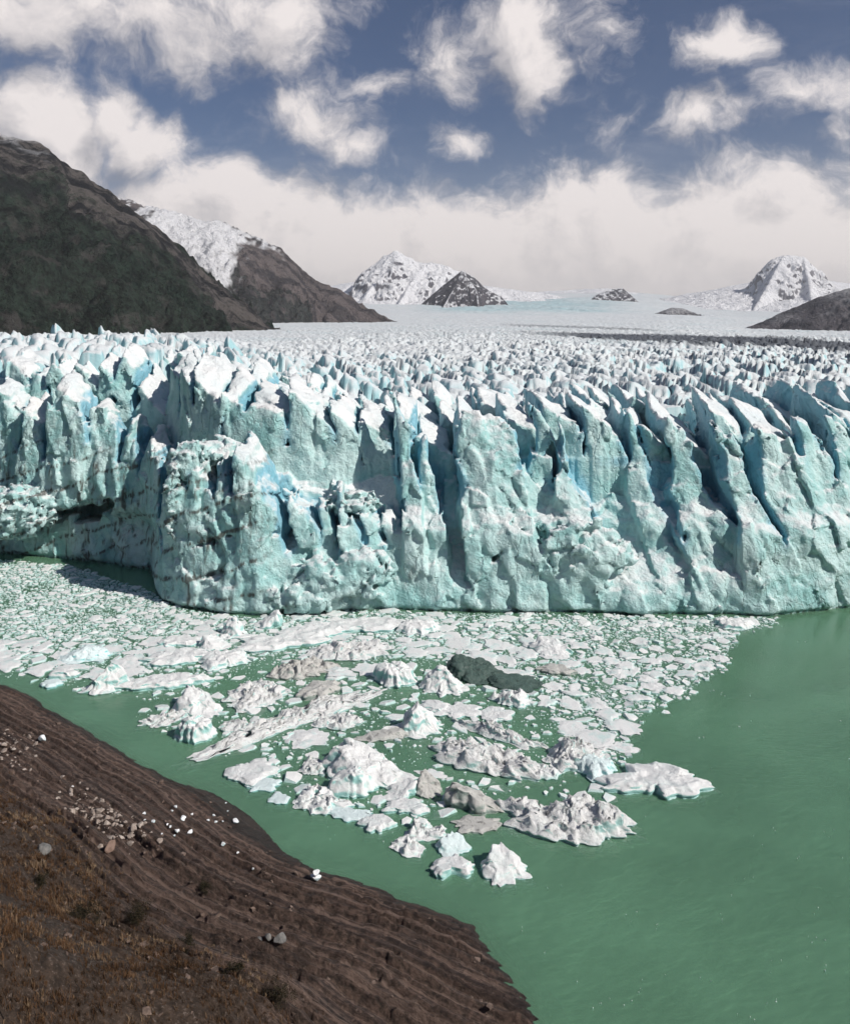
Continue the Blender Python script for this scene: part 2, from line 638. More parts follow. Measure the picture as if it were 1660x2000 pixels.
# ---------------------------------------------------------------- glacier front (built as a solid, then meshed)
VOX = 0.59
FX = [(-420, 1060), (-200, 1075), (0, 1090), (100, 1100), (200, 1110), (280, 1125), (296, 1150), (318, 1176), (370, 1190), (430, 1199), (500, 1204),
      (560, 1199), (640, 1196), (740, 1190), (840, 1195), (950, 1198), (1080, 1196), (1220, 1201), (1400, 1203),
      (1500, 1204), (1600, 1196), (1660, 1190), (1760, 1172), (1900, 1150), (2100, 1130)]
fpts = np.array([pz(a, b)[:2] for a, b in FX])
o_ = np.argsort(fpts[:, 0])
fpts = fpts[o_]


def front_y(X):
    return np.interp(X, fpts[:, 0], fpts[:, 1])


def px2X(px, Y=None):
    if Y is None:
        Y = np.interp(px, [a for a, _ in FX], [pz(a, b)[1] for a, b in FX])
    return (px - CX) / F * Y


# first row of ice blades: crevasse (pixel x at the crest, half width m, foot height m, length m) and the blade that follows (crest m, set-back m, fall to the sunny side)
ROW0 = [(-420, 1.5, 10, 14, 56, 0, .5), (-300, 1.5, 10, 14, 58, 0, .6), (-200, 1.5, 10, 14, 57, 0, .6), (-110, 1.2, 18, 12, 60, 1, .6), (-40, 1.2, 34, 10, 57, 3, .8),
        (22, 1.3, 34, 12, 55, 0, .9), (78, 1.6, 32, 12, 62, -1, .55), (158, 1.4, 38, 12, 54, 2, .6), (218, 1.4, 32, 12, 50, 3, .6),
        (262, 1.3, 28, 14, 45, 2, .5), (300, 1.5, 6, 18, 43, 0, .3), (345, .7, 30, 8, 40, 0, .3), (398, .8, 28, 9, 43, 1, .3),
        (438, 1.2, 30, 7, 46, 0, .8), (512, 1.6, 14, 12, 33, 2, .5), (560, 1.2, 12, 10, 30, 3, .5), (600, 1.1, 8, 10, 34, 1, .5),
        (655, 1.3, 10, 9, 29, 1, .6), (700, 1.0, 12, 8, 25, 2, .4),
        (745, 2.0, 20, 17, 61, 0, .55), (803, 1.7, 30, 13, 61, 3, .9), (850, 2.4, 20, 16, 51, 11, .5), (888, 1.1, 26, 10, 55, -1, .18),
        (1030, 2.2, 30, 18, 56, 3, .6), (1092, 1.0, 28, 8, 50, 0, .2), (1152, 2.6, 14, 14, 58, 14, .45),
        (1248, .8, 40, 10, 55, 10, .5), (1302, 2.6, 14, 16, 57, 5, .5), (1405, 2.3, 18, 20, 55, 0, .4),
        (1494, 2.2, 15, 20, 52, 0, .35), (1602, 1.0, 28, 10, 53, 0, .4), (1662, 1.3, 24, 12, 53, 1, .4),
        (1720, 1.3, 24, 12, 52, 1, .4), (1800, 1.3, 24, 12, 52, 1, .4), (1880, 1.3, 24, 12, 53, 1, .4), (1980, 1.3, 24, 12, 53, 1, .4)]
x0, x1, y0, y1, z0, z1 = -172.0, 164.0, 203.0, 312.0, -1.8, 82.0
xs = np.arange(x0, x1, VOX, dtype=np.float32)
ys = np.arange(y0, y1, VOX, dtype=np.float32)
zs = np.arange(z0, z1, VOX, dtype=np.float32)
X2, Y2 = np.meshgrid(xs, ys, indexing='ij')
FY = front_y(X2).astype(np.float32)
wl = sstep(px2X(760), px2X(690), X2)             # 1 on the promontory and the bay, 0 along the open front
wb = sstep(px2X(310), px2X(285), X2)             # 1 in the bay
KT = np.interp(X2, [px2X(250), px2X(420), px2X(640), px2X(900), px2X(1150), px2X(1400), px2X(1700)], [.05, .08, .26, .08, .10, .19, .20])
nA = fbm(X2 / 30, Y2 / 30, octv=3, seed=3)
nB = fbm(X2 / 11, Y2 / 11, octv=2, seed=9)
# rows of blades behind the first
ROWV = [0, 23, 48, 80, 130]
rowdat = []
for r in range(len(ROWV)):
    if r == 0:
        tab = [(px2X(a), b_, c_, d_, e_, f_, g_) for a, b_, c_, d_, e_, f_, g_ in ROW0]
    else:
        tab = []
        xx = x0 - 12
        while xx < x1 + 12:
            wd = rng.uniform(5, 15)
            left = float(sstep(-25, -75, np.array(xx)))
            crest = 51 + left * (7 + 2.5 * min(r, 3)) + rng.uniform(-4, 5) - (1.0 - left) * (2.5 + .5 * r)
            tab.append((xx, rng.uniform(.25, .9), crest - rng.uniform(7, 15) * (1.3 if r == 1 else .8), 60, crest + 2, 0, rng.uniform(.45, .95)))
            xx += wd
    rowdat.append(np.array(tab, np.float32))
NB0 = len(ROW0)
D = np.empty((len(xs), len(ys), len(zs)), np.float32)
LAB = np.zeros(D.shape, np.int16)
KIND = np.zeros(D.shape, np.uint8)
V0 = Y2 - FY
rowgap = 1.0 + .9 * (nA > 0)
vw = V0 + 5 * nA + 3 * nB
row_i = np.clip(np.searchsorted(ROWV, vw, side='right') - 1, 0, len(ROWV) - 1)
rv = np.array(ROWV, np.float32)
d_row = np.minimum(np.where(row_i > 0, vw - rv[row_i], 99), np.where(row_i < len(ROWV) - 1, rv[np.minimum(row_i + 1, len(ROWV) - 1)] - vw, 99))
rowk = np.array([1.0, .5, -.4, .6, 0, 0], np.float32)
offs = np.cumsum([0] + [len(a) for a in rowdat])
ncr = perlin(X2 / 26, Y2 / 10, seed=23)
nside = fbm(X2 / 7, Y2 / 18, octv=2, seed=21)
for k, z in enumerate(zs):
    nz_ = perlin(X2 / 13, np.full_like(X2, z / 13), Y2 / 25, seed=31)
    u = X2 - KT * rowk[row_i] * (50 - z) + 2.4 * nz_ + 1.3 * nside + .9 * perlin(X2 / 5, np.full_like(X2, z / 6), Y2 / 9, seed=33)
    lean = (.11 * z + .30 * max(0, z - 22) + 3.5 * float(sstep(19, 27, np.array(z)))) * (1 - wl) + wl * (.10 * z + .10 * max(0, z - 30))
    lean = lean + wb * (-7.5 * float(sstep(13, 20, np.array(z))) + 5.0)
    lean = lean - 1.3 * max(0, 1 - abs(z) / 1.2) * -1
    best = np.full(X2.shape, 99., np.float32)
    lab = np.zeros(X2.shape, np.int16)
    slot = np.full(X2.shape, 99., np.float32)
    setb = np.zeros(X2.shape, np.float32)
    slotl = np.full(X2.shape, 99., np.float32)
    slotr = np.full(X2.shape, 99., np.float32)
    crest = np.zeros(X2.shape, np.float32)
    for r, tab in enumerate(rowdat):
        sel = row_i == r
        if not sel.any():
            continue
        us = u[sel]
        i = np.clip(np.searchsorted(tab[:, 0], us, side='right') - 1, 0, len(tab) - 2)
        a, b_ = tab[i], tab[i + 1]
        vs = V0[sel]

        def gap(tb, dist):
            w = tb[:, 1] * np.clip((z - tb[:, 2]) / 18 + .15, 0, 1.7)
            g = dist - w
            g = np.where(z < tb[:, 2], 9 + tb[:, 2] - z, g)
            return np.where((vs > tb[:, 3] + lean[sel] + 6) & (r == 0), 9., g)
        gl_ = gap(a, us - a[:, 0])
        gr_ = gap(b_, b_[:, 0] - us)
        fr = us - a[:, 0]
        wdt = b_[:, 0] - a[:, 0]
        pk = .07 * wdt
        cr = a[:, 4] - np.minimum(a[:, 6] * np.abs(fr - pk) * np.where(fr < pk, 1.3, 1.0), 15) * np.where(r == 0, np.clip(11 / wdt, .35, 1.2), 1.0)
        cr = cr + 3.6 * ncr[sel]
        if r:
            cr = cr - .26 * np.clip(18 - (vw[sel] - rv[r]), 0, 18) + 2.0
        else:
            cr = cr - .25 * np.clip(12 - (vs - lean[sel]), 0, 12)
        crest[sel] = cr
        slot[sel] = np.minimum(gl_, gr_)
        slotl[sel] = gl_
        slotr[sel] = gr_
        # set-back fades towards neighbours
        setb[sel] = a[:, 5] if r == 0 else 0
        lab[sel] = offs[r] + i
    fade = float(sstep(4, 18, np.array(z)))
    d1 = (Y2 - FY - lean - setb * fade + 1.0 * nB) * .9
    rowfoot = 30 + 8 * nA + 6 * (1 - wl)
    d_r = np.where(z > rowfoot, (d_row - rowgap * np.clip((z - rowfoot) / 16, 0, 1.6)), 9.)
    back = np.where(row_i == 0, np.clip(V0 - lean - 6, 0, 40), 0)
    d2 = (crest + 2.2 * nA + 1.2 * nB - .10 * back - z) * .8
    kind = np.zeros(X2.shape, np.uint8)
    dm = d1
    kind = np.where(slot < dm, 2, kind)
    dm = np.minimum(dm, slot)
    kind = np.where(d_r < dm, 0, kind)
    dm = np.minimum(dm, d_r)
    kind = np.where(d2 < dm, 1, kind)
    kr = np.where(row_i == 0, 8.0, 3.0) * np.where(slotl < slotr, .35, 1.0)
    hh = np.clip(kr - np.abs(dm - d2), 0, None) / kr
    dm = np.minimum(dm, d2) - hh * hh * kr * .25
    # solid ice underneath: never cut below this level behind the face
    floor_ = (16 + 8 * nA + np.clip(V0 - 8, 0, 24) * .9) - z
    dm = np.maximum(dm, np.minimum(d1, floor_))
    D[:, :, k] = dm
    LAB[:, :, k] = lab
    KIND[:, :, k] = kind

# the undercut and cave in the bay, and the fissures of the promontory
xi, yi, zi = np.meshgrid(xs, ys, zs, indexing='ij', sparse=True)


def cut(px0, py0, px1, py1, Yc, half, depth, w=1.0):
    """a tapering fissure running between two points of the face"""
    A, B = pw(px0, py0, Yc), pw(px1, py1, Yc)
    ab = B - A
    L2 = ab[0] ** 2 + ab[2] ** 2
    xm = (min(A[0], B[0]) - 6, max(A[0], B[0]) + 6)
    i0, i1 = np.searchsorted(xs, xm)
    sub = D[i0:i1]
    X, Yv, Z = xi[i0:i1], yi, zi
    tt = np.clip(((X - A[0]) * ab[0] + (Z - A[2]) * ab[2]) / L2, 0, 1)
    wob = 1.2 * np.sin(X * .9) + .8 * np.sin(X * 2.3 + Z)
    dd = np.abs((X - A[0]) * ab[2] - (Z - A[2]) * ab[0]) / math.sqrt(L2)
    end = np.hypot(X - (A[0] + ab[0] * tt), Z - (A[2] + ab[2] * tt))
    dist = np.maximum(dd + wob * .25, end)
    wid = half * (np.sin(np.pi * (.12 + .8 * tt)) ** w)
    d = np.maximum(dist - wid, (Yv - (front_y(X) + depth)) * .6)
    sub[...] = np.minimum(sub, d)


cut(-60, 1066, 255, 965, 262, 2.0, 16, .6)
cut(140, 1022, 250, 968, 262, 4.2, 20)
cut(350, 1080, 450, 1045, 219, .5, 5)
cut(405, 1000, 415, 1070, 219, .7, 7)
cut(360, 1140, 470, 1105, 218, .4, 4)
cut(470, 1045, 540, 1040, 220, .6, 5)
cut(960, 1090, 1040, 1010, 220, .5, 5)
cut(330, 900, 345, 1000, 224, .6, 7)
# surface relief, only near the skin
band = np.abs(D) < 3.0
bi, bj, bk = np.nonzero(band)
bx, by, bz = xs[bi], ys[bj], zs[bk]
low = sstep(34, 14, bz)
wq = 2.0 * perlin(bx / 6, by / 6, bz / 9, seed=40)
wr = 2.0 * perlin(bx / 7, by / 7, bz / 7, seed=39)
c1, c2, cid, cvx, cvy, cvz = worley3((bx + wq + .25 * bz) / 6.0, (by + wr) / 6.0, (bz - wq) / 11.0, 43, True)
rel = 1.3 * (h01(cid, 1) - .5) - .5 * sstep(.05, 0, c2 - c1) + 3.2 * ((h01(cid, 2) - .5) * cvx + (h01(cid, 3) - .5) * cvz) + .5 * (c1 - .5)
rel += .50 * (worley3((bx - wq) / 2.7, (by + wq) / 2.7, (bz + wr) / 4.0, 44) - .5)
rel += 1.4 * fbm(bx / 15, by / 15, bz / 18, 2, 41) + .55 * fbm(bx / 2.0, by / 2.0, bz / 2.4, 2, 51, .55)
rel += .35 * perlin(bx / 2.2, by / 5, bz / 18, seed=61) * (1 - low)
rel += low * .7 * fbm(bx / 9, by / 9, bz / 6, 2, 71, .5, 'ridge')
rel *= .35 + .65 * sstep(-1, 3, bz)
rel *= np.where(KIND[bi, bj, bk] == 1, .45, 1.0)
D[bi, bj, bk] += rel.astype(np.float32)


def blob(px, py, Y, rx, ry, rz, seed, amp=.9, sc=1.6, labv=None):
    """a heap of fallen snow and blocks"""
    c = pw(px, py, Y)
    i0, i1 = np.searchsorted(xs, (c[0] - rx * 1.4, c[0] + rx * 1.4))
    j0, j1 = np.searchsorted(ys, (c[1] - ry * 1.4, c[1] + ry * 1.4))
    k0, k1 = np.searchsorted(zs, (c[2] - rz * 1.4, c[2] + rz * 1.4))
    X, Y_, Z = np.meshgrid(xs[i0:i1], ys[j0:j1], zs[k0:k1], indexing='ij')
    q = np.sqrt(((X - c[0]) / rx) ** 2 + ((Y_ - c[1]) / ry) ** 2 + ((Z - c[2]) / rz) ** 2)
    wv = .8 * perlin(X / 3, Y_ / 3, Z / 3, seed=seed + 60)
    g1, g2, kid = worley3_((X + wv) / (sc * 1.7), (Y_ - wv) / (sc * 1.7), (Z + wv) / (sc * 1.5), seed, True)
    m1, m2, mid = worley3_((X + wv) / (sc * .8), (Y_ - wv) / (sc * .8), Z / (sc * .8), seed + 1, True)
    d = (1 - q) * min(rx, ry, rz) + amp * (.9 * (h01(kid, 2) - .6) + .9 * np.minimum(g2 - g1, .4) + .45 * (h01(mid, 2) - .5) + .4 * np.minimum(m2 - m1, .4) - .3)
    sub = D[i0:i1, j0:j1, k0:k1]
    hit = d > sub
    sub[hit] = d[hit]
    KIND[i0:i1, j0:j1, k0:k1][hit] = 3


blob(30, 1000, 259, 13, 6, 8, 5, 2.6, 1.7)
blob(-40, 1015, 258, 9, 6, 5, 6, 2.6, 1.7)
blob(372, 905, 229, 6, 5, 6, 7, 2.6, 1.5)
blob(420, 880, 232, 6, 5, 4, 8, 2.4, 1.5)
blob(338, 980, 223.5, 2.2, 2.5, 9, 9, 1.6, 1.3)
blob(650, 1135, 216, 12, 4, 6, 12, 2.0, 2.6)
blob(710, 1115, 217, 8, 4, 5, 13, 2.0, 2.6)
blob(1140, 1085, 217, 13, 4, 8, 14, 2.0, 2.9)
blob(1090, 1025, 224, 10, 5, 3, 15, 2.2, 1.8)
blob(590, 1172, 214, 10, 3, 4, 16, 1.8, 2.2)
blob(690, 980, 226, 7, 5, 3, 17, 2.2, 1.6)
D[:, -1, :] = -1
D[0] = -1
D[-1] = -1


def surface_nets(D, org, h):
    s = D > 0
    cnt = np.zeros(tuple(n - 1 for n in D.shape), np.uint8)
    for a in (0, 1):
        for b_ in (0, 1):
            for c_ in (0, 1):
                cnt += s[a:a + cnt.shape[0], b_:b_ + cnt.shape[1], c_:c_ + cnt.shape[2]]
    act = (cnt > 0) & (cnt < 8)
    ci, cj, ck = np.nonzero(act)
    idx = np.full(cnt.shape, -1, np.int32)
    idx[act] = np.arange(len(ci), dtype=np.int32)
    pos = np.zeros((len(ci), 3), np.float32)
    n = np.zeros(len(ci), np.float32)
    cs = [(a, b_, c_) for a in (0, 1) for b_ in (0, 1) for c_ in (0, 1)]
    for A in cs:
        for ax in range(3):
            if A[ax]:
                continue
            B = list(A)
            B[ax] = 1
            da = D[ci + A[0], cj + A[1], ck + A[2]]
            db = D[ci + B[0], cj + B[1], ck + B[2]]
            cr = (da > 0) != (db > 0)
            t = np.where(cr, da / np.where(cr, da - db, 1), 0)
            p = np.tile(np.array(A, np.float32), (len(ci), 1))
            p[:, ax] += t
            pos += p * cr[:, None]
            n += cr
    V = (np.stack([ci, cj, ck], 1) + pos / n[:, None]) * h + np.array(org, np.float32)
    quads = []
    for ax in range(3):
        sl0 = [slice(None)] * 3
        sl1 = [slice(None)] * 3
        sl0[ax] = slice(None, -1)
        sl1[ax] = slice(1, None)
        a, b_ = s[tuple(sl0)], s[tuple(sl1)]
        e = np.stack(np.nonzero(a != b_), 1)
        o1, o2 = [d for d in range(3) if d != ax]
        ok = (e[:, o1] > 0) & (e[:, o2] > 0) & (e[:, o1] < D.shape[o1] - 1) & (e[:, o2] < D.shape[o2] - 1)   # inside the grid
        e = e[ok]
        first = a[tuple(e.T)]

        def cell(d1_, d2_):
            c = e.copy()
            c[:, o1] += d1_
            c[:, o2] += d2_
            return idx[tuple(c.T)]
        q = np.stack([cell(-1, -1), cell(0, -1), cell(0, 0), cell(-1, 0)], 1)
        flip = first if ax != 1 else ~first
        q[~flip] = q[~flip][:, ::-1]
        quads.append(q)
    return V, np.concatenate(quads)


V, Q = surface_nets(D, (x0, y0, z0), VOX)
gi = np.clip(((V - np.array([x0, y0, z0])) / VOX + .5).astype(int), 0, np.array(D.shape) - 1)
vk = KIND[gi[:, 0], gi[:, 1], gi[:, 2]]
vl = LAB[gi[:, 0], gi[:, 1], gi[:, 2]]
# drop what hangs in the air or floats as crumbs: keep large connected pieces
lab_ = np.arange(len(V))
for _ in range(400):
    m_ = lab_[Q].min(1)
    new = lab_.copy()
    for c_ in range(4):
        np.minimum.at(new, Q[:, c_], m_)
    new = new[new]
    if (new == lab_).all():
        break
    lab_ = new
cn = np.bincount(lab_, minlength=len(V))
Q = Q[cn[lab_[Q[:, 0]]] > 4000]
qx_ = V[Q].mean(1)
qpx = CX + qx_[:, 0] / qx_[:, 1] * F
Q = Q[(V[Q][:, :, 2].max(1) > -.9) & (qpx > -130) & (qpx < 1790)]      # only what can be seen or shade what is seen
# normals on the whole, so that the pieces join without a seam
e1, e2 = V[Q[:, 2]] - V[Q[:, 0]], V[Q[:, 3]] - V[Q[:, 1]]
fn = np.cross(e1, e2)
VN = np.zeros_like(V)
for c_ in range(4):
    for d_ in range(3):
        VN[:, d_] += np.bincount(Q[:, c_], fn[:, d_], len(V))
VN /= np.linalg.norm(VN, axis=1, keepdims=True) + 1e-9
fresh = (vk == 2).astype(np.float32)
topw = (vk == 1).astype(np.float32)


def soften(a):
    acc = np.zeros(len(V))
    c2 = np.zeros(len(V))
    fm = a[Q].mean(1)
    for c_ in range(4):
        acc += np.bincount(Q[:, c_], fm, len(V))
        c2 += np.bincount(Q[:, c_], minlength=len(V))
    return (acc / np.maximum(c2, 1)).astype(np.float32)


for _ in range(3):
    fresh, topw = soften(fresh), soften(topw)
vpx, vpy = topx(V)
prom = sstep(-38, -46, V[:, 0]) * sstep(46, 30, V[:, 2]) * sstep(290, 270, V[:, 1])
strat = np.abs(((V[:, 2] * .9 - V[:, 0] * .30 + 3 * fbm(V[:, 0] / 14, V[:, 2] / 14, V[:, 1] / 14, 2, 81)) / 7.5) % 1 - .5)
streak = fbm(V[:, 0] / 1.6, V[:, 2] / 14, V[:, 1] / 1.6, 2, 91)
dirt = prom * np.clip(sstep(.10, .0, strat) * 1.2 + sstep(.08, .4, streak) * .75, 0, 1)
dirt += .35 * sstep(.15, .5, fbm(V[:, 0] / 12, V[:, 2] / 8, V[:, 1] / 12, 3, 95)) * sstep(34, 22, V[:, 2])
dirt += .8 * sstep(.9, .0, V[:, 2])
dirt = np.clip(dirt, 0, 1)

glacier = bpy.data.objects.new('glacier', None)
COL.objects.link(glacier)
glacier.location = (0, 0, 0)
tag(glacier, 'huge turquoise glacier with a tall crevassed ice cliff ending in the lake', 'glacier')
fl = np.where(vl[Q[:, 0]] < NB0, vl[Q[:, 0]], NB0 + 10000)
# every blade of the front above its ledge is a piece of its own; the rest is the cliff body
fz = V[Q].mean(1)[:, 2]
fl = np.where((fl < NB0) & (fz > 27), fl, 10001)
backrow = (vl[Q[:, 0]] >= NB0) & (fz > 36)
fl = np.where(backrow, vl[Q[:, 0]] + 20000, fl)
pieces, rest = [], [Q[fl == 10001]]
for lv in np.unique(fl):
    if lv == 10001:
        continue
    q = Q[fl == lv]
    us, inv = np.unique(q, return_inverse=True)
    inv = inv.reshape(-1, 4)
    cl_ = np.arange(len(us))
    while True:
        m_ = cl_[inv].min(1)
        new = cl_.copy()
        for c_ in range(4):
            np.minimum.at(new, inv[:, c_], m_)
        new = new[new]
        if (new == cl_).all():
            break
        cl_ = new
    fc = cl_[inv[:, 0]]
    for v_, n_ in zip(*np.unique(fc, return_counts=True)):
        (pieces if n_ > 250 else rest).append(q[fc == v_])
for nm_, q in [('serac', p_) for p_ in pieces] + [('ice_cliff', np.concatenate(rest))]:
    us, inv = np.unique(q, return_inverse=True)
    me = mesh_from(nm_, V[us], inv.reshape(-1, 4), M_GLAC, True,
                   {'fresh': fresh[us], 'dirt': dirt[us], 'top': topw[us]}, VN[us])
    link(nm_, me, parent=glacier)
print('cliff quads', len(Q), 'seracs', len(pieces))
del D, LAB, KIND, band

# ---------------------------------------------------------------- the serac field up the valley
NC, NR = 660, 610
tY = np.linspace(0, 1, NR)
rowsY = 300 * (15000 / 300) ** tY
tx = np.linspace(-.64, .62, NC)
YY, TX = np.meshgrid(rowsY, tx, indexing='ij')
XX = TX * YY - 20


def plateau(X, Y):
    left = sstep(-20, -110, X / np.maximum(Y, 300) * 300)
    z = 50 + left * 17 * sstep(1500, 300, Y)
    z = z + np.interp(Y, [300, 700, 1500, 3000, 5000, 8000, 12000, 15000], [0, 2, 6, 22, 62, 200, 470, 700])
    # the tributary at the side lies lower than the main fall
    rt = sstep(.22, .40, X / Y) * sstep(5000, 9000, Y)
    z = z - rt * np.interp(Y, [5000, 8000, 12000, 15000], [0, 60, 150, 200])
    z = z - 24 * sstep(.28, .44, X / Y) * sstep(1200, 2600, Y) * sstep(9000, 5000, Y)
    z = z + 55 * fbm(X / 1700, Y / 1700, octv=3, seed=103) * sstep(4500, 9000, Y)
    z = z + 6 * fbm(X / 160, Y / 160, octv=2, seed=101) * sstep(300, 700, Y)
    return z


wx = XX + 5 * fbm(XX / 18, YY / 18, octv=2, seed=111)
wy = YY + 5 * fbm(XX / 18 + 9, YY / 18, octv=2, seed=112)
cell = 8.0
ca, sa = math.cos(.5), math.sin(.5)
f1, f2, idh, gx, gy = worley2((wx * ca + wy * sa) / cell, (-wx * sa + wy * ca) / (cell * 1.7), 121)
edge = np.clip((f2 - f1) / .35, 0, 1)
hgt = h01(idh, 1)
tilt = (h01(idh, 2) - .15) * gx * -1.25 + (h01(idh, 3) - .5) * gy * .9
f1b, f2b, idb, gxb, gyb = worley2(wx / 5.0, wy / 7.0, 131)
big = fbm(XX / 90, YY / 140, octv=3, seed=141)
amp = (5.4 + 6 * big) * np.interp(YY, [300, 420, 900, 3000, 7000, 15000], [.8, 1.0, 1.0, .8, .35, .06])
smooth_l = sstep(.02, -.28, XX / YY) * sstep(350, 800, YY)
amp = amp * (1 - .6 * smooth_l)
serac = (np.sqrt(edge) * (.45 + .75 * hgt) + tilt * 1.0 - .2) + .22 * (np.sqrt(np.clip((f2b - f1b) / .4, 0, 1)) * h01(idb, 1) + (h01(idb, 2) - .3) * gxb * -.9)
ZZ = plateau(XX, YY) + amp * 1.25 * (serac - .4)
fall = sstep(6300, 7600, YY) * sstep(12500, 10500, YY) * sstep(-.03, .05, XX / YY) * sstep(.30, .16, XX / YY)
ZZ = ZZ + fall * 26 * fbm(XX / 150, YY / 90, octv=4, seed=151, mode='ridge')
blue_ = np.clip(fall * (.7 + .8 * fbm(XX / 400, YY / 400, octv=3, seed=152)) + .35 * sstep(.0, .5, fbm(XX / 300, YY / 120, octv=3, seed=153)), 0, 1)
ZZ = ZZ - 5.0 * sstep(335, 303, YY)
ZZ[0, :] = 12.0
vf = np.stack([XX, YY, ZZ], -1).reshape(-1, 3)
PX, PY = topx(vf)
zsm = plateau(XX, YY).ravel()
PYs = HZ + (H - zsm) / vf[:, 1] * F
line1 = np.interp(PX, [900, 1150, 1400, 1700], [646, 657, 668, 684])  # cloud shadow across the far ice, painted into the colour as a dark band
shade_bands = sstep(15, 8, np.abs(PYs - line1) * np.interp(PX, [900, 1150, 1300, 1700], [5, 2.2, 1.2, 1.0])) * sstep(960, 1160, PX)
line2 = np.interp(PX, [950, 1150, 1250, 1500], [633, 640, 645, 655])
shade_bands = np.maximum(shade_bands, .6 * sstep(3.2, .5, np.abs(PYs - line2)) * sstep(950, 1040, PX) * sstep(1330, 1230, PX))
shade_bands = shade_bands.astype(np.float32)
me = mesh_from('serac_field', vf, grid_faces(NR, NC)[:, ::-1], M_FIELD, True, {'dirt': shade_bands, 'blue': blue_.ravel()})  # the dark channel here is the painted cloud shadow
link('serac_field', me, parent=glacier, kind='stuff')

# ---------------------------------------------------------------- mountains
def mountain_material(name, rock, rock2, veg, veg_top, snow_lo, snow_hi, snow_slope=.55, ns=1.0, veg_down=None):
    m, t, b, out = new_mat(name)
    g = t.n('ShaderNodeNewGeometry')
    P = g.outputs['Position']
    nz = t.xyz(g.outputs['Normal'])[2]
    z = t.xyz(P)[2]
    dn, al = attr(t, 'down'), attr(t, 'along')
    n1 = t.noise(P, .0045 * ns, 7, .65)
    n2 = t.noise(P, .03 * ns, 6, .7)
    st = t.noise(t.comb(t.m('MULTIPLY', dn, 1.0), t.m('MULTIPLY', al, .12), 0), .012, 6, .65, .3)
    r = t.mix(t.ramp(t.mix(.30, st, n2), .44, .56), rock, rock2)
    if veg:
        vt = t.m('ADD', t.m('MULTIPLY_ADD', n1, veg_top * 1.6, -veg_top * .8), t.m('MULTIPLY_ADD', st, veg_top * 1.2, -veg_top * .6))
        vt = t.m('SUBTRACT', t.m('ADD', vt, veg_top), z)
        if veg_down:
            vt = t.m('MULTIPLY', t.m('ADD', t.m('SUBTRACT', dn, veg_down), t.m('MULTIPLY_ADD', n1, 700.0, -350.0)), .5)
            vt = t.m('ADD', vt, t.m('MULTIPLY_ADD', st, 500.0, -250.0))
        vg = t.mix(t.ramp(t.mix(.5, n2, t.noise(P, .10 * ns, 5, .75)), .40, .60), tuple(v * .3 for v in veg), tuple(v * 2.6 for v in veg))
        vg = t.mix(t.m('MULTIPLY', t.ramp(t.noise(P, .011, 6, .7), .52, .66), .75), vg, t.mix(.5, rock, rock2))
        r = t.mix(t.m('MULTIPLY', t.ramp(vt, -veg_top * .12, veg_top * .12), .92), r, vg)
    sn = t.m('ADD', z, t.m('MULTIPLY_ADD', n1, (snow_hi - snow_lo) * 2.0, -(snow_hi - snow_lo)))
    sn = t.ramp(sn, snow_lo, snow_hi)
    slope = t.ramp(t.m('ADD', nz, t.m('MULTIPLY_ADD', n1, .36, -.18)), snow_slope - .05, snow_slope + .05)
    sn = t.m('MULTIPLY', sn, slope)
    sn = t.m('MAXIMUM', sn, attr(t, 'snow'))
    col = t.mix(sn, r, (.86, .86, .88))
    t.put(b.inputs['Base Color'], col)
    b.inputs['Roughness'].default_value = .85
    b.inputs['Specular IOR Level'].default_value = .1
    bump(t, b, t.m('ADD', t.m('MULTIPLY', t.noise(P, .012 * ns, 6, .7), 2.5), t.noise(P, .06 * ns, 5, .75)), 1.0, 26.0 / ns ** .35)
    return m


